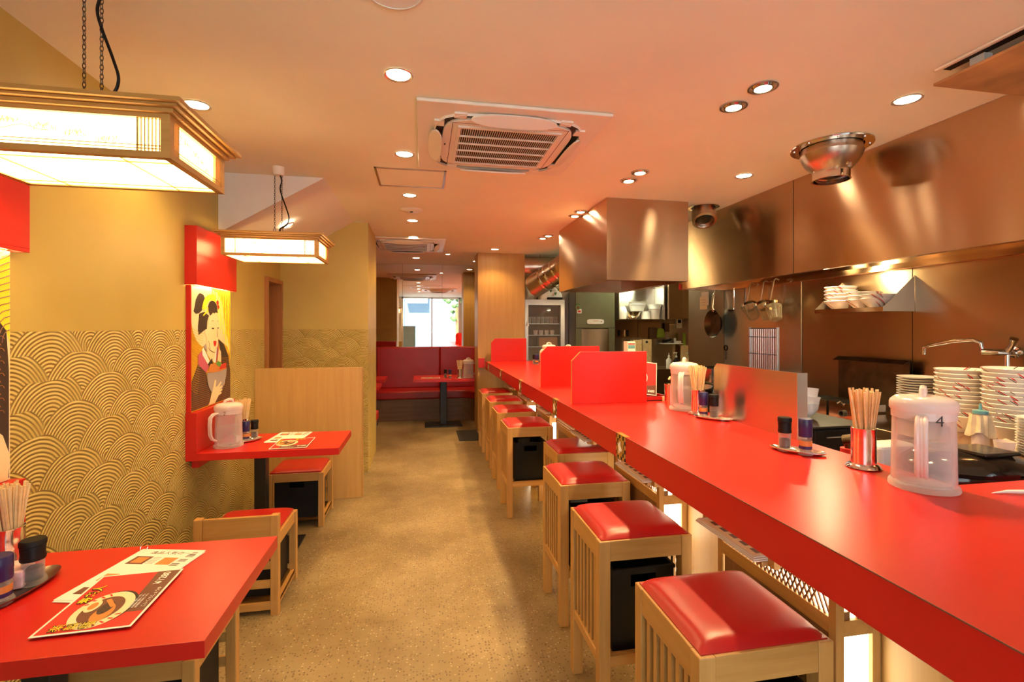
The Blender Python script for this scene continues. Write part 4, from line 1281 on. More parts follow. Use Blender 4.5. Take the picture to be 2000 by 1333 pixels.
# ------------------------------------------------------------------ menus
def food_menu(name, label, loc, rz, sc=1.0, price='¥1280', full=True):
    """A4 sheet, x to the right of the print, y up the print, origin at the lower left corner"""
    t = thing(name, label, 'menu', loc, rz, 'red menu sheets with a bowl of noodles')
    w, h = .29 * sc, .212 * sc
    def L(k): return .0012 + .00025 * k
    def pol(poly, mat, k, nm):
        return MB().prism([(x * sc, y * sc) for x, y in poly], L(k), L(k) + .0002, 2).obj(nm, mat, t)
    B(0, 0, 0, w, h, .0012).obj('sheet', 'paper', t)
    pol([(.006, .006), (.284, .006), (.284, .206), (.006, .206)], 'ink_red', 0, 'red_ground')
    pol([(.05, .006), (.284, .006), (.284, .206 - .13), (.075, .05)] if 0 else [(.07, .006), (.284, .006), (.284, .066), (.07, .050)], 'ink_brown', 1, 'brown_band')
    pol(circ(.10, .105, .085, 36, 1.0, .74), 'ink_black', 2, 'bowl_shadow')
    pol(circ(.095, .11, .085, 36, 1.0, .74), 'ink_cream', 3, 'bowl')
    pol(circ(.095, .112, .062, 32, 1.0, .72), 'ink_brown', 4, 'soup')
    pol(circ(.075, .10, .036, 24, 1.1, .6), 'ink_orange', 5, 'noodles')
    pol(circ(.10, .105, .025, 20, 1.2, .6), 'pepper', 6, 'greens')
    pol(circ(.115, .142, .026, 24, 1.1, .62), 'ink_cream', 6, 'egg_white')
    pol(circ(.115, .142, .016, 24, 1.1, .62), 'ink_orange', 7, 'egg_yolk')
    pol([(.105, .085), (.145, .115), (.14, .125), (.10, .095)], 'ink_orange', 7, 'bamboo_shoot')
    for i in range(4):
        a = .2 + i * .28
        pol([(.095 + .066 * math.cos(a + d) * q, .11 + .066 * .76 * math.sin(a + d) * q) for d, q in ((0, 1.0), (.1, 1.22), (.18, 1.22), (.07, 1.0))], 'ink_red', 5, 'rim_stroke')
        a += PI
        pol([(.095 + .066 * math.cos(a + d) * q, .11 + .066 * .76 * math.sin(a + d) * q) for d, q in ((0, 1.0), (.1, 1.22), (.18, 1.22), (.07, 1.0))], 'ink_red', 5, 'rim_stroke')
    def wr(s, x, y, size, mat, k, bold=0.0, nm='lettering'):
        lettering(s, size * sc, mat, t, Matrix.Translation((x * sc, y * sc, L(k) + .0001)), nm, .0001, bold * sc)
    wr('寿老人', .135, .168, .030, 'ink_black', 7, .0022, 'title_outline')
    wr('寿老人', .135, .168, .030, 'ink_yellow', 8, .0004, 'title')
    for i, c_ in enumerate('楽製麺'):
        wr(c_, .010, .180 - .052 - i * .032 + .03, .030, 'ink_black', 8, .0016, 'title_outline')
        wr(c_, .010, .180 - .052 - i * .032 + .03, .030, 'ink_yellow', 9, -.0002, 'title')
    wr(price, .205, .026, .027, 'ink_white', 7, .0005, 'price')
    wr('こいくちしょうゆ', .085, .012, .0125, 'ink_white', 7, 0, 'caption')
    for i in range(3): wr('自家製麺の醤油らーめん', .085, .030 + i * .008, .0062, 'ink_white', 7, 0, 'small_print')
    return t
food_menu('menu_sheet', 'red noodle menu sheet priced 1280 yen lying on the near table', (-.704, 1.330, Z2 + .006), R(92))
food_menu('menu_sheet', 'red noodle menu sheet lying on the second wall table', (-.916, 3.122, Z2 + .004), R(-8) if 0 else R(1), .74).scale = (1, 1.75, 1)
food_menu('menu_sheet', 'red menu sheet lying on the far table before the red bench', (-.02, 7.05, Z2 + .001), 0, .9)
def white_menu(label, loc, rz, sc=1.0, n=2):
    t = thing('menu_booklet', label, 'menu', loc, rz, 'white ring-bound menus')
    w, h = .215 * sc, .30 * sc
    for i in range(n):
        B(.004 * i - .004, -.008 * i, .0012 * (n - i), w + .004 * i - .004, h - .008 * i, .0012 * (n - i) + .0010).obj('sheet', 'paper', t)
    z = .0012 * n + .0011
    def rect(x0, y0, x1, y1, mat, nm, k=0): return MB().box(x0 * sc, y0 * sc, z + k * .0002, x1 * sc, y1 * sc, z + .0002 + k * .0002).obj(nm, mat, t)
    rect(.02, .20, .075, .25, 'ink_brown', 'food_photo'); rect(.03, .207, .066, .243, 'ink_orange', 'food_photo', 1)
    rect(.02, .10, .06, .14, 'ink_orange', 'food_photo'); rect(.02, .03, .065, .065, 'ink_brown', 'food_photo')
    rect(.115, .20, .16, .245, 'ink_orange', 'food_photo')
    for i, (x, y) in enumerate(((.175, .252), (.172, .222), (.165, .195))):
        for k in range(3): rect(x, y + k * .006, x + .025, y + k * .006 + .003, 'ink_black', 'text_block')
    for k in range(5): rect(.08, .205 + k * .009, .105, .208 + k * .009, 'ink_grey', 'text_block')
    lettering('逸品人気の一皿', .022 * sc, 'ink_black', t, Matrix.Translation((.045 * sc, .268 * sc, z)), 'lettering', .0001)
    m = MB().tube([(.004, h - .006 + .016 * math.cos(a), z + .006 + .016 * math.sin(a)) for a in [2 * PI * i / 20 for i in range(20)]], .0012, 6, closed=True)
    m.obj('ring', 'chrome', t)
    return t
white_menu('white ring-bound menu half under the red menu on the near table', (-.978, 1.503, Z2), R(-13))
white_menu('white ring-bound menu half under the red menu on the second table', (-1.0, 3.325, Z2), R(-5), .98)
# the 400 yen card in its dark rack
t = thing('counter_rack', 'low dark wooden rack on the counter behind the nearest red divider', 'rack', (1.445, 2.925, T))
B(-.11, -.07, 0, .105, .09, .006).obj('base', 'black', t)
for q in ((-.11, -.07, .105, -.062), (-.11, .082, .105, .09), (-.11, -.062, -.102, .082), (.097, -.062, .105, .082)): B(q[0], q[1], .006, q[2], q[3], .028).obj('side', 'vinyl', t)
B(.06, -.078, .0, .10, -.071, .028).obj('tag', 'cork', t)
t = thing('price_card', 'tilted red card with a bowl and the price 400 yen on the counter', 'card', (1.375, 2.775, T + .0285), R(-4))
cw, chh = .165, .215
ca = bpy.data.objects.new('card', None); 
bpy.data.objects.remove(ca)
def cpoly(poly, mat, k, nm):
    o = MB().prism(poly, -.0020 - .0003 * k, -.0018 - .0003 * k, 1).obj(nm, mat, t)
    return o
B(-cw / 2, -.0018, 0, cw / 2, .0, chh).obj('card', 'paper', t)
cpoly([(-.078, .005), (.078, .005), (.078, .21), (-.078, .21)], 'ink_red', 0, 'red_ground')
cpoly([(-.078, .005), (.078, .005), (.078, .068), (-.078, .048)], 'ink_brown', 1, 'brown_band')
cpoly(circ(-.03, .11, .058, 32, .85, 1), 'ink_white', 1, 'bowl'); cpoly(circ(-.03, .11, .052, 32, .85, 1), 'ink_brown', 2, 'soup'); cpoly(circ(-.03, .10, .03, 20, .9, .8), 'ink_orange', 3, 'food')
lettering('¥400', .022, 'ink_white', t, frame((.022, -.0032, .016), (1, 0, .07), (0, 0, 1)), 'price', .0002, .0006)
for k in kids(t):
    pass
t.rotation_euler = (R(-14), R(7), R(-4))
t.location = (1.405, 2.90, T + .037)
t = thing('steel_cup', 'round steel cup with tongs behind the price card', 'cup', (1.50, 2.74, T))
MB().lathe([(0, 0), (.034, 0), (.036, .12), (.038, .122), (.034, .12), (.032, .006), (0, .006)], 32).obj('cup', 'chrome', t, smooth=True)
MB().tube([(0, 0, .02), (.01, -.005, .14), (-.008, -.01, .165), (-.018, -.012, .15)], .006, 8).obj('tongs', 'cork', t, smooth=True)
t = thing('serving_ladle', 'white plastic utensil lying on the counter at the right edge', 'utensil', (1.56, 1.03, T))
MB().tube([(.02, .06, .002), (.06, .05, .007), (.12, .028, .009), (.22, -.005, .009), (.40, -.06, .009), (.7, -.14, .009)], .006, 10, radii=[.001, .005, .0065, .007, .008, .009]).obj('handle', 'white', t, smooth=True)

# ================================================================== BENCH NOOK AT THE FAR END
bn = thing('bench', 'red vinyl bench with tall back along the far mirror wall', 'bench', (0, 8.16, 0))
segs = [(-1.355, -.742), (-.738, .275), (.279, .72)]
def arc(cx, cy, r, a0, a1, n=10): return [(cx + r * math.cos(a0 + (a1 - a0) * i / n), cy + r * math.sin(a0 + (a1 - a0) * i / n)) for i in range(n + 1)]
for i, (x0, x1) in enumerate(segs[:2]):
    B(x0, -.54, .0, x1, -.10, .335).obj('base', 'bwood', bn, bevel=.003)
    m = B(x0, -.565, .336, x1, -.09, .462); m.obj('seat', 'vinyl', bn, bevel=.025, smooth=True, seg=4)
    m = B(x0, -.10, .455, x1, -.003, 1.128); m.obj('backrest', 'vinyl', bn, bevel=.018, smooth=True, seg=4)
# rounded corner piece at the right
def corner(off, back):
    r = .30 - off
    p = [(.279, -.54 + off - 0)] + arc(.50 - 0, -.54 - .26, .26 + off, PI / 2, 0, 8)
    p = [(.279, -.54 - off)] + [(q[0] - 0, q[1]) for q in arc(.55 , -.80, .26 - off, PI / 2, 0, 8)]
    p += [(.81 - off, -.98), (1.3, -.98), (1.3, -.10), (.279, -.10)]
    return p
MB().prism(corner(0, 0), 0, .335, 2).obj('base', 'bwood', bn)
MB().prism(corner(.025, 0), .336, .462, 2).obj('seat', 'vinyl', bn, bevel=.022, smooth=True, seg=4)
m = MB().prism([(.279, -.10), (1.0, -.10), (1.25, -.35), (1.25, -.98), (1.33, -.98), (1.33, -.003), (.279, -.003)], .455, 1.128, 2); m.obj('backrest', 'vinyl', bn, bevel=.018, smooth=True, seg=4)
b3 = thing('bench', 'red bench in the far left corner, back against the gold wall end', 'bench', (-1.36, 5.855, 0))
B(.01, .0, .0, .80, .28, .33).obj('base', 'bwood', b3, bevel=.003)
B(.005, .09, .331, .825, .31, .43).obj('seat', 'vinyl', b3, bevel=.02, smooth=True, seg=4)
B(.005, .003, .42, .81, .09, 1.16).obj('backrest', 'vinyl', b3, bevel=.018, smooth=True, seg=4)
def ped_table(x0, y0, x1, y1, label):
    cx, cy = (x0 + x1) / 2, (y0 + y1) / 2
    t = thing('pedestal_table', label, 'table', (cx, cy, 0), 0, 'red pedestal tables in the far nook')
    a, b = (x1 - x0) / 2, (y1 - y0) / 2
    B(-a, -b, .672, a, b, .71).obj('tabletop', 'red', t, bevel=.0012)
    B(-.05, -.05, .014, .05, .05, .672).obj('post', 'bmetal', t, bevel=.008)
    B(-.27, -.2, 0, .27, .2, .014).obj('base_plate', 'bmetal', t, bevel=.004)
ped_table(-.135, 6.92, .735, 7.56, 'red pedestal table in front of the far red bench, holding a pitcher')
ped_table(-1.33, 7.02, -.53, 7.55, 'red table at the far left behind the gold wall end, nearer the mirror')
ped_table(-1.33, 6.18, -.535, 6.62, 'red table at the far left, just behind the gold wall end')
put(pit, (.655, 7.06, Z2), R(10), 'clear water pitcher on the far table before the red bench', PG)
hset(.53, 7.02, Z2, 18, 'on the far table', 6)
put(mlb, (.325, 7.10, Z2), 0, 'black-capped pepper mill on the far table', MG)
put(mln, (.385, 7.02, Z2), 0, 'navy-capped spice jar on the far table', MG)
t = thing('floor_mat', 'dark doormat on the floor by the wooden pillar', 'mat', (.60, 6.45, 0))
B(-.145, -.31, 0, .14, .31, .008).obj('mat', 'mat', t, bevel=.003)
# ================================================================== KITCHEN
t = thing('prep_counter', 'stainless kitchen counter behind the guest counter', 'kitchen counter', (1.86, 3.6, 0))
B(-.27, -2.35, 0, .28, 2.4, .755).obj('body', 'steelw', t)
B(-.28, -2.36, .756, .29, 2.41, .80).obj('worktop', 'steel', t, bevel=.003)
t = thing('gas_range', 'dark steel gas range along the kitchen wall', 'stove', (2.78, 2.75, 0))
B(-.34, .30, 0, .365, 1.7, .80).obj('body', 'pan', t, bevel=.005)
for y in (.58, 1.0, 1.42):
    MB().lathe([(.10, .801), (.20, .801), (.21, .83), (.19, .845), (.12, .84)], 32, (-.02, y, 0)).obj('burner_ring', 'bmetal', t, smooth=True)
    MB().cyl((-.352, y, .70), .025, .03, 16).obj('knob', 'black', t)
B(-.35, .30, .801, -.32, 1.7, .86).obj('front_rail', 'pan', t)
t = thing('side_shelf', 'steel work table in the kitchen corner carrying the stacks of bowls', 'kitchen table', (2.72, 1.75, 0))
B(-.52, -.70, .90, .425, .56, .952).obj('top', 'steel', t, bevel=.003)
for x in (-.37, .37):
    for y in (-.66, .52): B(x - .02, y - .02, 0, x + .02, y + .02, .90).obj('leg', 'alu', t)
B(-.38, -.68, .35, .40, .54, .37).obj('lower_shelf', 'steel', t)
# bowls
def make_ramen_bowl():
    t = thing('ramen_bowl', 'bowl', 'bowl')
    MB().lathe([(0, .004), (.032, .004), (.035, 0), (.040, 0), (.041, .008), (.06, .03), (.085, .058), (.103, .078), (.106, .083), (.104, .085), (.099, .081), (.08, .060), (.055, .035), (.03, .016), (0, .014)], 40).obj('bowl', 'bowl', t, smooth=True)
    return t
rb = make_ramen_bowl()
def stack(x, y, z, n, where, step, group, s=1.0):
    for i in range(n):
        k = n - 1 - i
        c = put(rb, (x + random.uniform(-.002, .002), y + random.uniform(-.002, .002), z + i * step), random.uniform(0, 6), '%s painted ramen bowl of the %s' % (ORD[k] if i or n < 3 else 'bottom', where), group)
        c.scale = (s, s, s)
        k_ = kids(c)[0]
stack(2.535, 1.87, .953, 12, 'left tall stack under the wall faucet', .0195, 'painted ramen bowls in the left tall stack')
stack(2.46, 1.615, .953, 14, 'right tall stack under the wall faucet', .0185, 'painted ramen bowls in the right tall stack')
t = thing('wall_shelf', 'small steel shelf with triangular ends on the kitchen wall, holding bowls', 'shelf', (3.148, 2.88, 1.555))
B(-.24, -.275, 0, 0, .275, .004).obj('plate', 'steel', t)
B(-.243, -.275, 0, -.239, .275, .028).obj('front_lip', 'steel', t)
for y in (-.277, .274): MB().prism([(-.24, 0), (0, 0), (0, .235), (-.24, .028)], y, y + .003, 1).obj('end_bracket', 'alu', t)
SG = 'painted ramen bowls on the wall shelf'
stack(3.03, 3.05, 1.5592, 5, 'left pile on the wall shelf', .026, SG)
stack(3.03, 2.86, 1.5592, 3, 'middle pile on the wall shelf', .026, SG)
stack(3.02, 2.70, 1.5592, 2, 'right pile on the wall shelf', .026, SG) if 0 else stack(2.995, 2.715, 1.5592, 2, 'right pile on the wall shelf', .026, SG)
def make_plate(r, h):
    t = thing('plate', 'plate', 'plate')
    MB().lathe([(0, .001), (r * .55, .001), (r * .6, 0), (r * .63, .001), (r * .95, h * .8), (r, h), (r * .98, h), (r * .6, .004), (0, .004)], 36).obj('plate', 'ceram', t, smooth=True)
    return t
pl = make_plate(.098, .012)
for i in range(18):
    c = put(pl, (2.60, 2.125, .953 + i * .0132), 0, 'white plate in the stack left of the painted bowls', 'white plates left of the painted bowls')
ps = make_plate(.072, .014)
for i in range(14):
    put(ps, (2.325, 1.44, .953 + i * .0105), 0, 'small white dish in the stack at the right edge of the photo', 'small dishes at the right edge')
def make_rice_bowl():
    t = thing('rice_bowl', 'bowl', 'bowl')
    MB().lathe([(0, .010), (.030, .010), (.032, 0), (.036, 0), (.037, .012), (.052, .022), (.066, .045), (.072, .075), (.0735, .080), (.070, .080), (.064, .05), (.05, .028), (0, .018)], 40).obj('bowl', 'ceram', t, smooth=True)
    return t
rc = make_rice_bowl()
for i, l in enumerate(('bottom', 'middle', 'topmost')):
    c = put(rc, (1.845, 2.08, 1.003 + i * .032), i * 2, l + ' white rice bowl of the pile on the black box', 'white rice bowls on the black box')
    c.rotation_euler = (R(5 * i), R(3 * i), i)
t = thing('black_warmer', 'square black kitchen box carrying the white rice bowls', 'kitchen box', (1.88, 2.05, .80))
B(-.15, -.17, 0, .15, .17, .19).obj('body', 'black', t, bevel=.01)
B(-.155, -.175, .191, .155, .175, .2025).obj('lid', 'bmetal', t, bevel=.004)
B(-.09, -.176, .15, .04, -.171, .155).obj('handle_line', 'alu', t)
# noodle boiler with square baskets
t = thing('noodle_boiler', 'stainless noodle boiler with square baskets beside the white rice bowls', 'boiler', (2.56, 2.67, 0))
B(-.14, -.34, 0, .50, .34, .88).obj('body', 'steelw', t, bevel=.004)
B(-.145, -.345, .881, .505, .345, .90).obj('rim', 'chrome', t)
for i in range(3):
    y = -.22 + i * .22
    m = MB()
    for q in ((-.11, y - .1, .08, y - .095), (-.11, y + .095, .08, y + .1), (-.11, y - .095, -.105, y + .095), (.075, y - .095, .08, y + .095)): m.box(q[0], q[1], .90, q[2], q[3], 1.0)
    m.obj('basket', 'chrome', t)
    MB().tube([(-.11, y, .985), (-.13, y, 1.01), (-.155, y, 1.0)], .006, 8).obj('basket_handle', 'chrome', t)
    MB().lathe([(.014, 0), (.02, 0), (.02, .012), (.014, .012)], 16).obj('basket_ring', 'dark', t, rot=(0, -PI / 2, 0), loc=(-.111, y, .94))
# black cooker lid at lower right
t = thing('rice_cooker', 'large glossy black rice cooker behind the pitcher marked 4', 'rice cooker', (1.96, 1.45, .80))
gb = plain('glossy black plastic', (.016, .012, .010), .12)
MB().lathe([(0, 0), (.20, 0), (.215, .02), (.22, .11), (.21, .135), (0, .135)], 48, sy=.82).obj('body', gb, t, smooth=True)
MB().lathe([(.212, .136), (.215, .15), (.20, .172), (.15, .195), (.08, .205), (0, .207)], 48, sy=.82).obj('lid', gb, t, smooth=True)
B(-.06, -.12, .198, .10, .02, .212).obj('vent_cover', gb, t, bevel=.006)
B(-.21, -.05, .11, -.20, .05, .15).obj('latch', gb, t, bevel=.004)
# squeeze bottle with cloth, cup, rag
t = thing('squeeze_bottle', 'sauce bottle with teal nozzle cap wrapped in cream cloth', 'bottle', (2.275, 1.61, .953))
t.scale = (.75, .75, .58)
sb = (0, .0, 0)
MB().lathe([(0, .1), (.035, .1), (.037, .11), (.037, .16), (0, .16)], 28).obj('sauce', 'sauce', t, smooth=True)
MB().lathe([(0, 0), (.036, 0), (.038, .01), (.038, .21), (.03, .228), (.027, .24), (0, .24)], 28).obj('bottle', 'frost', t, smooth=True)
MB().lathe([(0, .24), (.034, .24), (.034, .262), (.02, .266), (.008, .27), (.006, .31), (0, .312)], 24).obj('nozzle_cap', 'teal', t, smooth=True)
def clothf(u, v):
    a = 2 * PI * u
    rr_ = .042 + .010 * math.sin(5 * a + 2 * v) * v + .012 * v + .006 * math.sin(9 * a)
    return (rr_ * math.cos(a), rr_ * math.sin(a), .235 - .14 * v - .02 * v * math.sin(3 * a))
MB().grid(clothf, 40, 12).obj('cloth_wrap', 'cloth', t, smooth=True)
t = thing('measuring_cup', 'clear plastic cup standing behind the black rice cooker', 'cup', (2.27, 1.50, .953)) if 0 else thing('measuring_cup', 'clear plastic cup standing behind the black rice cooker', 'cup', (2.36, 1.58 - .02, .953))
MB().lathe([(0, 0), (.028, 0), (.036, .075), (.034, .075), (.027, .003), (0, .003)], 28).obj('cup', 'frost', t, smooth=True)
t.location = (2.235, 1.50, .953); t.scale = (.9, .9, .7)
t = thing('rag', 'crumpled cream cloth beside the clear cup and small dishes', 'cloth', (2.36, 1.62 - .10, .953))
def ragf(u, v):
    x, y = (u - .5) * .13, (v - .5) * .13
    return (x, y, .012 + .045 * max(0, 1 - (x * x + y * y) / .0042) + .012 * math.sin(60 * x + 3) * math.sin(55 * y + 1))
MB().grid(ragf, 26, 26).obj('cloth', 'cloth', t, smooth=True)
t.location = (2.31, 1.535, .953); t.scale = (.6, .6, .8)
# red and white items behind the chopstick holder
t = thing('white_canister', 'white rounded canister behind the chopstick holder marked by the pitcher', 'canister', (1.78, 1.57, .80))
t['label'] = 'white rounded canister just behind the nearest chopstick holder'
B(-.085, -.04, 0, .085, .05, .205).obj('body', 'ceram', t, bevel=.018, seg=3)
t = thing('gas_torch', 'small red torch canister with a black nozzle beside the white canister', 'torch', (1.715, 1.69, .80))
MB().cyl((0, 0, 0), .028, .155, 24).obj('canister', 'ink_red', t, smooth=True)
MB().cyl((0, 0, .155), .012, .02, 16).obj('neck', 'pan', t)
m = MB().lathe([(.008, 0), (.024, 0), (.026, .05), (.014, .05)], 20); m.obj('nozzle', 'pan', t, rot=(R(75), 0, R(30)), loc=(0, .02, .18))
t = thing('chopping_board', 'pale chopping board on the kitchen counter behind the condiment tray', 'board', (1.74, 1.74 + .08, .80))
B(-.12, -.10, 0, .08, .10, .025).obj('board', 'ceram', t, bevel=.006)
t.location = (1.70, 1.80, .80); t.scale = (.7, .45, 1)
# pots on the range
def pot(x, y, r, h, label, z=.846):
    t = thing('stock_pot', label, 'pot', (x, y, z), 0, 'pots on the range')
    MB().lathe([(0, 0), (r, 0), (r, h), (r + .008, h + .004), (r - .004, h + .004), (r - .004, .004), (0, .004)], 36).obj('pot', 'chrome', t, smooth=True)
    for s in (-1, 1): MB().tube([(s * r, -.03, h - .03), (s * (r + .035), -.025, h - .02), (s * (r + .035), .025, h - .02), (s * r, .03, h - .03)], .005, 8).obj('handle', 'chrome', t)
    return t
pot(2.70, 4.17, .16, .22, 'tall steel pot on the range seen above the steel sheet')
pot(2.76, 3.33, .15, .12, 'low steel pot on the range behind the steel sheet')
t = thing('iron_wok', 'dark iron pan resting on the range behind the white bowls', 'pan', (2.76, 3.75, .846))
MB().lathe([(0, .0), (.08, .004), (.16, .05), (.18, .075), (.175, .077), (.155, .055), (.08, .01), (0, .006)], 40).obj('pan', 'pan', t, smooth=True)
MB().tube([(-.17, 0, .07), (-.26, .02, .10), (-.36, .04, .13)], .01, 8).obj('handle', 'pan', t)
t = thing('splash_guard', 'dark steel splash sheet with a folded top standing behind the range', 'splash guard', (3.09, 2.86, .905))
B(0, -.27, 0, .006, .27, .33).obj('sheet', 'pan', t)
m = MB().prism([(0, .33), (-.05, .305), (-.05, .30), (.006, .324)], -.27, .27, 1); m.obj('folded_top', 'pan', t)
# faucet
t = thing('wall_faucet', 'chrome faucet with a long swing spout on the kitchen wall', 'faucet', (3.148, 2.06, 1.315))
MB().lathe([(0, 0), (.032, 0), (.03, .012), (.018, .016), (.018, .05), (0, .05)], 24).obj('wall_flange', 'chrome', t, rot=(0, -PI / 2, 0), smooth=True)
MB().tube([(-.05, 0, 0), (-.09, .02, 0), (-.11, .08, 0)], .02, 14).obj('body', 'chrome', t, smooth=True)
MB().tube([(-.11, .08, 0), (-.115, .085, .05), (-.13, .11, .065), (-.14, .20, .055), (-.15, .33, .025), (-.152, .36, .01), (-.152, .362, -.03)], .011, 12).obj('spout', 'chrome', t, smooth=True)
MB().tube([(-.06, -.005, .01), (-.07, -.03, .04), (-.085, -.05, .075)], .012, 12, radii=[.016, .012, .018]).obj('lever', 'chrome', t, smooth=True)
MB().tube([(-.06, 0, -.01), (-.06, 0, -.09), (-.06, 0, -.28)], .012, 12).obj('supply_pipe', 'chrome', t, smooth=True)
# ------------------------------------------------------------------ hanging utensils
t = thing('frying_pan', 'dark iron frying pan hanging on the kitchen wall', 'pan', (3.10, 4.686, 1.85))
m = MB().lathe([(0, 0), (.10, 0), (.148, .045), (.151, .045), (.104, -.004), (0, -.004)], 44); m.obj('pan', 'pan', t, rot=(0, -PI / 2, 0), loc=(-.004, 0, -.36), smooth=True)
MB().tube([(-.03, 0, -.225), (-.045, 0, -.18), (-.03, 0, -.06), (-.02, 0, -.03)], .014, 10, radii=[.016, .014, .014, .010]).obj('handle', 'gold_wood' if 0 else 'dup', t, smooth=True)
MB().tube([(-.02, 0, -.03), (-.01, 0, .0), (-.0, 0, .012)], .004, 6).obj('hook', 'chrome', t)
t = thing('small_ladle', 'small steel ladle hanging between the frying pan and the noodle strainers', 'ladle', (3.085, 4.367, 1.85))
B(-.004, -.009, -.2, 0, .009, -.0).obj('handle', 'chrome', t, bevel=.001)
MB().lathe([(0, 0), (.022, .006), (.034, .024), (.032, .024), (.02, .009), (0, .004)], 24).obj('cup', 'pan', t, loc=(-.03, 0, -.245), smooth=True)
MB().tube([(-.002, 0, -.2), (-.002, 0, -.23)], .004, 6).obj('neck', 'chrome', t)
def strainer(y, label, tilt, x=3.06):
    t = thing('noodle_strainer', label, 'strainer', (x, y, 1.845), 0, 'noodle strainers hanging from the rail')
    MB().tube([(.03, 0, .02), (.0, 0, .03), (-.02, 0, .015), (-.03, .02, -.12), (-.03, .03, -.155)], .006, 8).obj('handle', 'dup', t, smooth=True)
    q = MB().lathe([(.066, 0), (.070, -.004), (.070, -.028), (.066, -.03)], 28); q.obj('rim', 'chrome', t, loc=(-.04, -.01, -.185), rot=(R(tilt), R(8), 0), smooth=True)
    m = MB().lathe([(.066, -.028), (.045, -.155), (.03, -.165), (0, -.167)], 28)
    bk = m.obj('basket', 'mesh', t, loc=(-.04, -.01, -.185), rot=(R(tilt), R(8), 0), smooth=True)
    m = MB()
    for i in range(10):
        a = 2 * PI * i / 10
        m.tube([(.067 * math.cos(a), .067 * math.sin(a), -.028), (.046 * math.cos(a), .046 * math.sin(a), -.155)], .0014, 4)
    m.obj('basket_wire', 'chrome', t, loc=(-.04, -.01, -.185), rot=(R(tilt), R(8), 0))
MT['mesh'] = clear('wire mesh', (.85, .8, .65), (.5, .43, .3), .20, .3, .4)
strainer(4.07, 'leftmost of three wire noodle strainers under the hood', -38, 3.065)
strainer(3.88, 'middle wire noodle strainer under the hood, behind the front one', -36, 3.06)
strainer(3.70, 'rightmost and largest-looking wire noodle strainer under the hood', -24, 3.02)
t = thing('wire_grill', 'tall wire grill rack hanging on the grey steel wall', 'rack', (3.14, 4.02, 1.44))
m = MB()
for i in range(13): m.tube([(0, -.17 + i * .028, 0), (0, -.17 + i * .028, -.62)], .0022, 5)
m.obj('wire', 'alu', t)
m = MB()
for z in (0, -.08, -.24, -.4): m.tube([(-.004, -.19, z), (-.004, .19, z)], .0035, 5)
m.obj('cross_wire', 'bmetal', t)
for y in (-.185, .185): B(-.006, y - .006, -.62, .004, y + .006, .01).obj('side_bar', 'alu', t)
t = thing('hook_ring', 'small black ring with a chain on the grey steel wall', 'ring', (3.143, 4.587, 1.235))
MB().tube([(0, .026 * math.cos(a), .026 * math.sin(a)) for a in [2 * PI * i / 20 for i in range(20)]], .005, 6, closed=True).obj('ring', 'black', t)
m = MB()
for k in range(6): m.tube([(0, .009 * math.cos(a), -.035 - k * .016 + .009 * math.sin(a)) for a in [2 * PI * i / 10 for i in range(10)]], .002, 4, closed=True)
m.obj('chain', 'bmetal', t)
t = thing('paper_notes', 'paper notes clipped on the wall beneath the hood end', 'notes', (3.13, 4.95, 1.70))
B(0, -.07, 0, .004, .07, .15).obj('sheet', 'paper', t); B(-.006, -.05, -.045, -.002, .085, .10).obj('sheet', 'ink_cream', t)
for k in range(3): B(-.007, -.03, .0 + k * .03, -.0062, .06, .004 + k * .03).obj('text_block', 'ink_grey', t)
# ------------------------------------------------------------------ far kitchen
t = thing('drinks_cabinet', 'glass-fronted drinks cabinet beside the wooden pillar', 'cabinet', (1.765, 6.9, 0))
a = .30
for q in ((-a, 0, 0, -a + .02, .19, 1.86), (a - .02, 0, 0, a, .19, 1.86), (-a + .02, 0, 0, a - .02, .17, .3), (-a + .02, 0, 1.84, a - .02, .17, 1.86)): B(*q).obj('case', 'acwhite', t)
B(-a + .02, .17, 0, a - .02, .19, 1.86).obj('back', 'bwood', t)
d = MB()
for q in ((-a, -.03, .3, -a + .05, 0, 1.86), (a - .06, -.03, .3, a, 0, 1.86), (-a + .05, -.03, 1.78, a - .06, 0, 1.86), (-a + .05, -.03, .3, a - .06, 0, .36)): d.box(*q)
dr = d.obj('door', 'alu', t)
B(-a + .05, -.018, .36, a - .06, -.014, 1.78).obj('glass', 'shopglass', dr)
for z in (1.33, 1.50, 1.16, .95): B(-a + .02, .002, z, a - .02, .17, z + .008).obj('shelf', 'alu', t)
gl = thing('drinking_glass', 'glass', 'glass')
MB().lathe([(0, 0), (.026, 0), (.030, .10), (.028, .10), (.024, .006), (0, .006)], 16).obj('glass', 'clear', gl, smooth=True)
for i in range(7):
    put(gl, (1.765 - .22 + i * .068, 6.96, 1.509), 0, 'clear drinking glass on the upper shelf of the drinks cabinet', 'glasses in the drinks cabinet')
for i in range(4):
    b = thing('wrapped_cup', 'pale cup on the middle shelf of the drinks cabinet', 'cup', (1.765 - .12 + i * .085, 6.97, 1.339), 0, 'cups in the drinks cabinet')
    MB().lathe([(0, 0), (.028, 0), (.034, .07), (.031, .07), (.026, .005), (0, .005)], 16).obj('cup', 'frost', b, smooth=True)
t = thing('cardboard_box', 'brown carton on the lower shelf of the drinks cabinet', 'box', (1.83, 6.985, 1.169))
B(-.14, -.06, 0, .14, .06, .14).obj('body', 'dup' if 0 else 'door', t)
t = thing('cord_bell', 'small pale pull-cord bell hanging at the left of the drinks cabinet', 'pull cord', (1.50, 6.85, 1.47))
MB().lathe([(0, 0), (.022, 0), (.008, .06), (0, .062)], 16).obj('bell', 'paper', t, smooth=True)
MB().tube([(0, 0, .06), (0, 0, .16)], .002, 5).obj('cord', 'paper', t)
t = thing('plastic_bag', 'white bag with dark clover prints on top of the drinks cabinet', 'bag', (1.87, 6.97, 1.86))
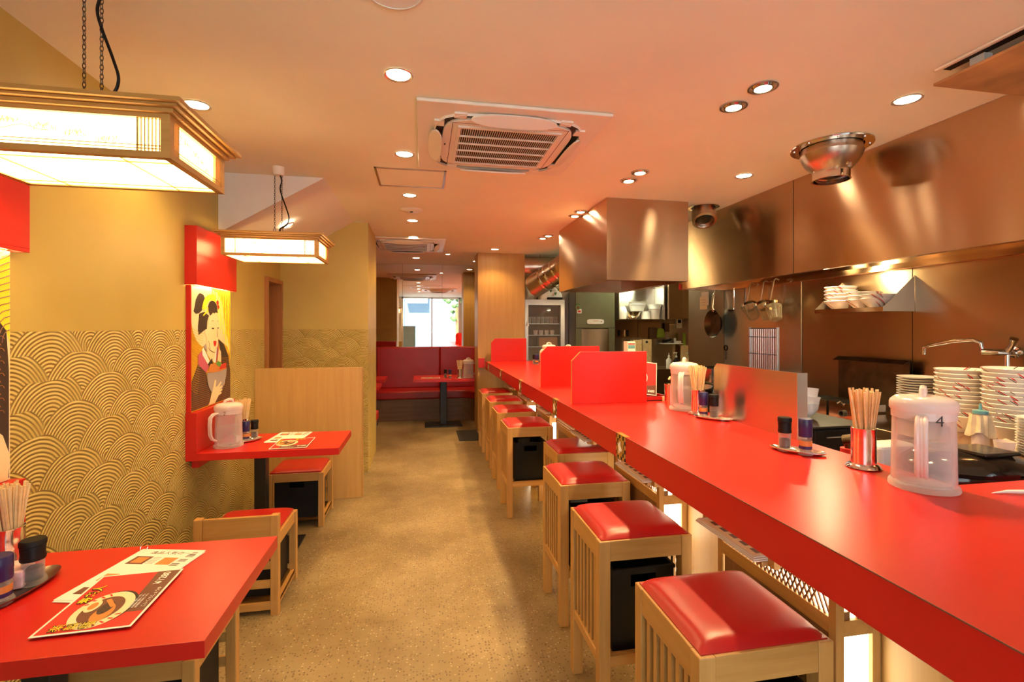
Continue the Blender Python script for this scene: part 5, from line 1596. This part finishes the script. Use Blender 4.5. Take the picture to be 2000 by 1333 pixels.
def bagf(u, v):
    x, y = (u - .5) * .34, (v - .5) * .2
    e = max(0, 1 - (2 * u - 1) ** 4) * max(0, 1 - (2 * v - 1) ** 4)
    return (x, y, .001 + .18 * e ** .5 + .012 * math.sin(20 * u + 5 * v) * e)
MB().grid(bagf, 24, 16).obj('bag', 'paper', t, smooth=True)
for (x, z) in ((-.02, .13), (.05, .09), (.1, .15)):
    m = MB()
    for k in range(3): m.prism([(x + .012 * math.cos(k * 2.1 + .5) + .012 * math.cos(q), z + .012 * math.sin(k * 2.1 + .5) + .012 * math.sin(q)) for q in [2 * PI * i / 10 for i in range(10)]], -.112, -.108, 1)
    m.obj('clover', 'leafy', t)
B(-.08, -.14, 0, .16, -.10, .035).obj('dark_strap', 'black', t, bevel=.012)
# green fridge
t = thing('green_fridge', 'olive green steel ice machine with a control strip in the far kitchen', 'fridge', (2.5, 6.78, 0))
B(-.30, 0, 0, .30, .31, 1.99).obj('case', 'green', t, bevel=.006)
B(-.30 - .0, -.03, 1.44, .30, -.002, 1.985).obj('front_panel', 'green', t, bevel=.004)
B(-.30, -.03, .0, -.21, -.002, 1.435).obj('side_post', 'green', t); B(.21, -.03, 0, .30, -.002, 1.435).obj('side_post', 'green', t)
B(-.21, -.02, .7, .21, -.002, 1.425).obj('steel_door', 'steel', t)
m = MB().prism([(.13 * math.copysign(abs(math.cos(q)) ** .35, math.cos(q)), 1.535 + .036 * math.copysign(abs(math.sin(q)) ** .5, math.sin(q))) for q in [2 * PI * i / 32 for i in range(32)]], -.038, -.03, 1)
cs = m.obj('control_strip', 'white', t)
for i in range(4): B(-.03 + i * .022, -.0395, 1.54, -.016 + i * .022, -.038, 1.55).obj('indicator', 'ink_orange', cs)
MB().cyl((0, 0, 0), .008, .002, 12).obj('button', 'ink_black', cs, rot=(PI / 2, 0, 0), loc=(.085, -.038, 1.535))
t = thing('magnet_charm', 'round green charm with paper tag stuck to the green ice machine', 'magnet', (2.225, 6.735, 1.74))
MB().lathe([(0, 0), (.035, 0), (.035, .008), (0, .008)], 24).obj('disc', 'ink_green', t, rot=(PI / 2, 0, 0))
MB().lathe([(0, 0), (.026, 0), (.026, .003), (0, .003)], 24).obj('face', 'ink_brown', t, rot=(PI / 2, 0, 0), loc=(0, -.008, 0))
B(-.01, -.006, -.085, .055, -.002, -.02).obj('tag', 'paper', t)
B(0, -.0072, -.07, .04, -.0061, -.04).obj('tag_print', 'ink_red', t)
for s in (-1, 1): MB().tube([(.012 * s - .005 + .012 * math.cos(q), -.004, .045 + .018 * math.sin(q)) for q in [2 * PI * i / 12 for i in range(12)]], .004, 5, closed=True).obj('loop', 'leafy', t)
# high shelf with pots, lit by a tube
t = thing('pot_shelf', 'steel shelf with pots at the back of the kitchen beside the ice machine', 'shelf', (3.26, 6.95, 1.565))
B(-.36, -.14, 0, .36, .145, .012).obj('plate', 'steel', t)
B(-.36, -.14, .50, .36, .145, .51).obj('plate', 'steel', t)
B(-.37, -.14, 0, -.36, .145, .55).obj('end', 'steelw', t); B(.36, -.14, 0, .38, .145, .55).obj('end', 'alu', t)
tb = thing('kitchen_tube_light', 'lit tube lamp on the upper shelf at the back of the kitchen', 'lamp', (3.34, 6.86, 2.085))
MB().tube([(-.2, 0, .02), (.24, 0, .02)], .018, 12).obj('tube', 'kitchen_tube', tb)
B(-.21, .01, .0, .25, .05, .04).obj('fitting', 'white', tb)
lamp('AREA', (3.2, 6.78, 2.05), 2.5, (.92, 1, .62), (R(35), 0, 0), None, shape='RECTANGLE', size=.4, size_y=.1)
lamp('POINT', (3.0, 6.3, 2.35), 10, (.95, 1, .7), shadow_soft_size=.1)
def vessel(name, label, x, prof, mat, z=1.577, y=6.93, sx=1, sy=1, group='vessels on the back shelf'):
    t = thing(name, label, 'container', (x, y, z), 0, group)
    MB().lathe(prof, 28, sx=sx, sy=sy).obj('body', mat, t, smooth=True)
    return t
vessel('steel_bowl', 'steel mixing bowl on the back shelf', 3.16, [(0, 0), (.06, 0), (.11, .05), (.13, .11), (.127, .11), (.1, .05), (0, .01)], 'chrome')
vessel('plastic_tub', 'pale oval tub stacked on the steel mixing bowl', 3.24, [(0, 0), (.10, 0), (.13, .10), (.136, .10), (.136, .108), (.095, .01), (0, .008)], 'ceram', 1.70, sy=.8)
vessel('plastic_tub', 'second pale tub standing inside the lower oval tub', 3.25, [(0, 0), (.11, 0), (.14, .08), (.145, .085), (.10, .01), (0, .008)], 'ceram', 1.755, sy=.8)
vessel('white_pot', 'small white pot right of the steel mixing bowl', 3.37, [(0, 0), (.07, 0), (.07, .12), (.075, .125), (.066, .12), (.066, .006), (0, .006)], 'ceram', y=6.90)
vessel('clear_tub', 'cream plastic container at the right end of the back shelf', 3.52, [(0, 0), (.07, 0), (.09, .15), (.1, .155), (.085, .15), (.066, .006), (0, .006)], 'frost', y=6.92)
vessel('plastic_tub', 'shallow cream tub on top of the container at the right end', 3.52, [(0, 0), (.09, 0), (.11, .07), (.115, .07), (.086, .006), (0, .006)], 'ceram', 1.735, y=6.92)
vessel('cream_jug', 'cream jug at the left end of the back shelf', 3.0, [(0, 0), (.06, 0), (.075, .10), (.055, .17), (.04, .19), (.036, .19), (.05, .16), (.06, .02), (0, .01)], 'ceram')
# tall steel cabinet to the right of the shelf
t = thing('steel_cabinet', 'dull steel sliding-door wall cabinet at the back of the kitchen', 'cabinet', (3.93, 6.9, 1.58))
B(-.27, -.16, 0, .26, .19, .85).obj('case', 'steelw', t, bevel=.003)
B(-.255, -.172, .02, -.02, -.162, .83).obj('door', 'steelw', t); B(-.03, -.182, .02, .245, -.173, .83).obj('door', 'steelw', t)
# things on the back wall under the shelf
t = thing('steel_back_panel', 'two bright steel panels on the back wall below the pot shelf', 'wall panel', (3.2, 7.09, 1.29))
B(-.25, -.005, 0, .12, .0, .27).obj('panel', 'steel', t); B(.13, -.005, 0, .5, .0, .27).obj('panel', 'steel', t)
t = thing('knife_rack', 'knives with black handles standing against the steel panel', 'knives', (3.07, 7.07, 1.29))
for i, dx in enumerate((-.06, .02, .08)):
    B(dx - .01, -.02, .02, dx + .01, -.0, .12).obj('knife_handle', 'black' if i != 1 else 'cork', t, bevel=.003)
t = thing('brown_cloth', 'brown towel hanging on the back kitchen wall', 'towel', (3.58, 7.07, 1.31))
B(-.07, -.015, -.04, .05, .01, .14).obj('towel', 'brown_towel', t, bevel=.006)
t = thing('lime_cloth', 'lime green towel hanging on the back kitchen wall', 'towel', (3.70, 7.06, 1.29))
m = MB().prism([(-.07, 0), (.05, 0), (.07, .05), (.04, .14), (-.04, .15), (-.06, .12)], -.02, .01, 1); m.obj('towel', 'towel', t, bevel=.006)
t = thing('brush', 'brown scrubbing brush hanging beside the lime towel', 'brush', (3.80, 7.06, 1.40))
B(-.03, -.03, -.02, .03, .01, .12).obj('bristle', 'brown_towel', t); B(.03, -.02, .09, .2, -.01, .10).obj('handle', 'cork', t)
t = thing('wall_control', 'beige control box on the back kitchen wall', 'control', (4.02, 7.09, 1.44))
B(-.04, -.03, 0, .05, 0, .16).obj('case', 'acwhite', t, bevel=.004); B(-.025, -.032, .08, .03, -.03, .13).obj('dial_face', 'black', t)
t = thing('wire_shelf', 'small pale shelf with tools on the back kitchen wall', 'shelf', (3.9, 7.02, 1.19))
B(-.2, -.07, 0, .12, .07, .012).obj('plate', 'acwhite', t)
t = thing('stapler', 'black tool lying on the small pale shelf', 'tool', (3.8, 7.0, 1.203))
MB().tube([(-.09, 0, .03), (-.02, .01, .035), (.05, 0, .06)], .02, 10, radii=[.03, .022, .016]).obj('body', 'black', t, smooth=True)
t = thing('tape_gun', 'white tape dispenser lying on the small pale shelf', 'tool', (3.95, 7.0, 1.203))
B(-.05, -.02, 0, .06, .02, .035).obj('body', 'white', t, bevel=.006); B(-.05, -.02, .035, -.03, .02, .08).obj('cutter', 'white', t)
t = thing('knife_block', 'yellow wooden block with a green-handled brush at the back of the kitchen', 'block', (4.06, 6.98, .84))
B(-.045, -.04, 0, .045, .04, .33).obj('block', 'cork', t, bevel=.004); MB().tube([(0, 0, .33), (.0, 0, .52)], .022, 10).obj('green_handle', 'towel', t, smooth=True)
t = thing('back_counter', 'steel sink counter along the back kitchen wall', 'kitchen counter', (3.5, 6.8, 0))
B(-.65, -.25, 0, .69, .295, .835).obj('body', 'steelw', t)
def bottle(x, y, z, label, body, cap, s=1.0, pump=False):
    t = thing('pump_bottle' if pump else 'cleaning_bottle', label, 'bottle', (x, y, z), 0, 'bottles at the back of the kitchen')
    MB().lathe([(0, 0), (.038 * s, 0), (.04 * s, .01), (.04 * s, .13), (.015 * s, .16), (.013 * s, .17), (0, .17)], 24).obj('bottle', body, t, smooth=True)
    MB().lathe([(0, .17), (.016 * s, .17), (.018 * s, .19), (.006, .2), (.005, .235), (0, .235)], 16).obj('cap', cap, t, smooth=True)
    if pump: B(-.045, -.01, .232, .012, .01, .245).obj('pump_head', cap, t, bevel=.003)
bottle(3.60, 6.62, .836, 'white spray bottle with a blue band at the back of the kitchen', 'white', 'white')
bottle(3.68, 6.55, .836, 'white-capped pump bottle at the back of the kitchen, left one', 'black', 'ceram', pump=True)
bottle(3.86, 6.5, .836, 'white-capped pump bottle at the back of the kitchen, right one', 'cork', 'ceram', pump=True)
t = thing('paper_carton', 'white carton with a round cut-out at the back of the kitchen', 'carton', (3.33, 6.95, .836)) 
B(-.17, -.06, 0, -.03, .06, .42).obj('body', 'cork', t, bevel=.004); B(-.01, -.06, 0, .13, .06, .43).obj('body', 'cork', t, bevel=.004)
MB().cyl((0, 0, 0), .02, .002, 14).obj('cut_out', 'dark', t, rot=(PI / 2, 0, 0), loc=(.05, -.061, .39))
t = thing('spice_carton', 'small printed carton standing beyond the middle red divider', 'box', (1.74, 3.88, .80))
B(-.035, -.05, 0, .035, .03, .53).obj('body', 'acwhite', t); B(-.03, -.0515, .47, .03, -.0505, .50).obj('print', 'teal', t); B(-.03, -.0515, .505, .03, -.0505, .515).obj('print', 'ink_red', t)
t = thing('stick_handle', 'thin wooden stick handle hanging on the back kitchen wall', 'handle', (4.12, 6.6 , 1.2))
t.location = (4.05, 7.07, 1.2) if 0 else (4.19, 6.55, 1.14)
MB().tube([(0, 0, 0), (0, .04, .27)], .011, 8).obj('stick', 'cork', t, smooth=True)
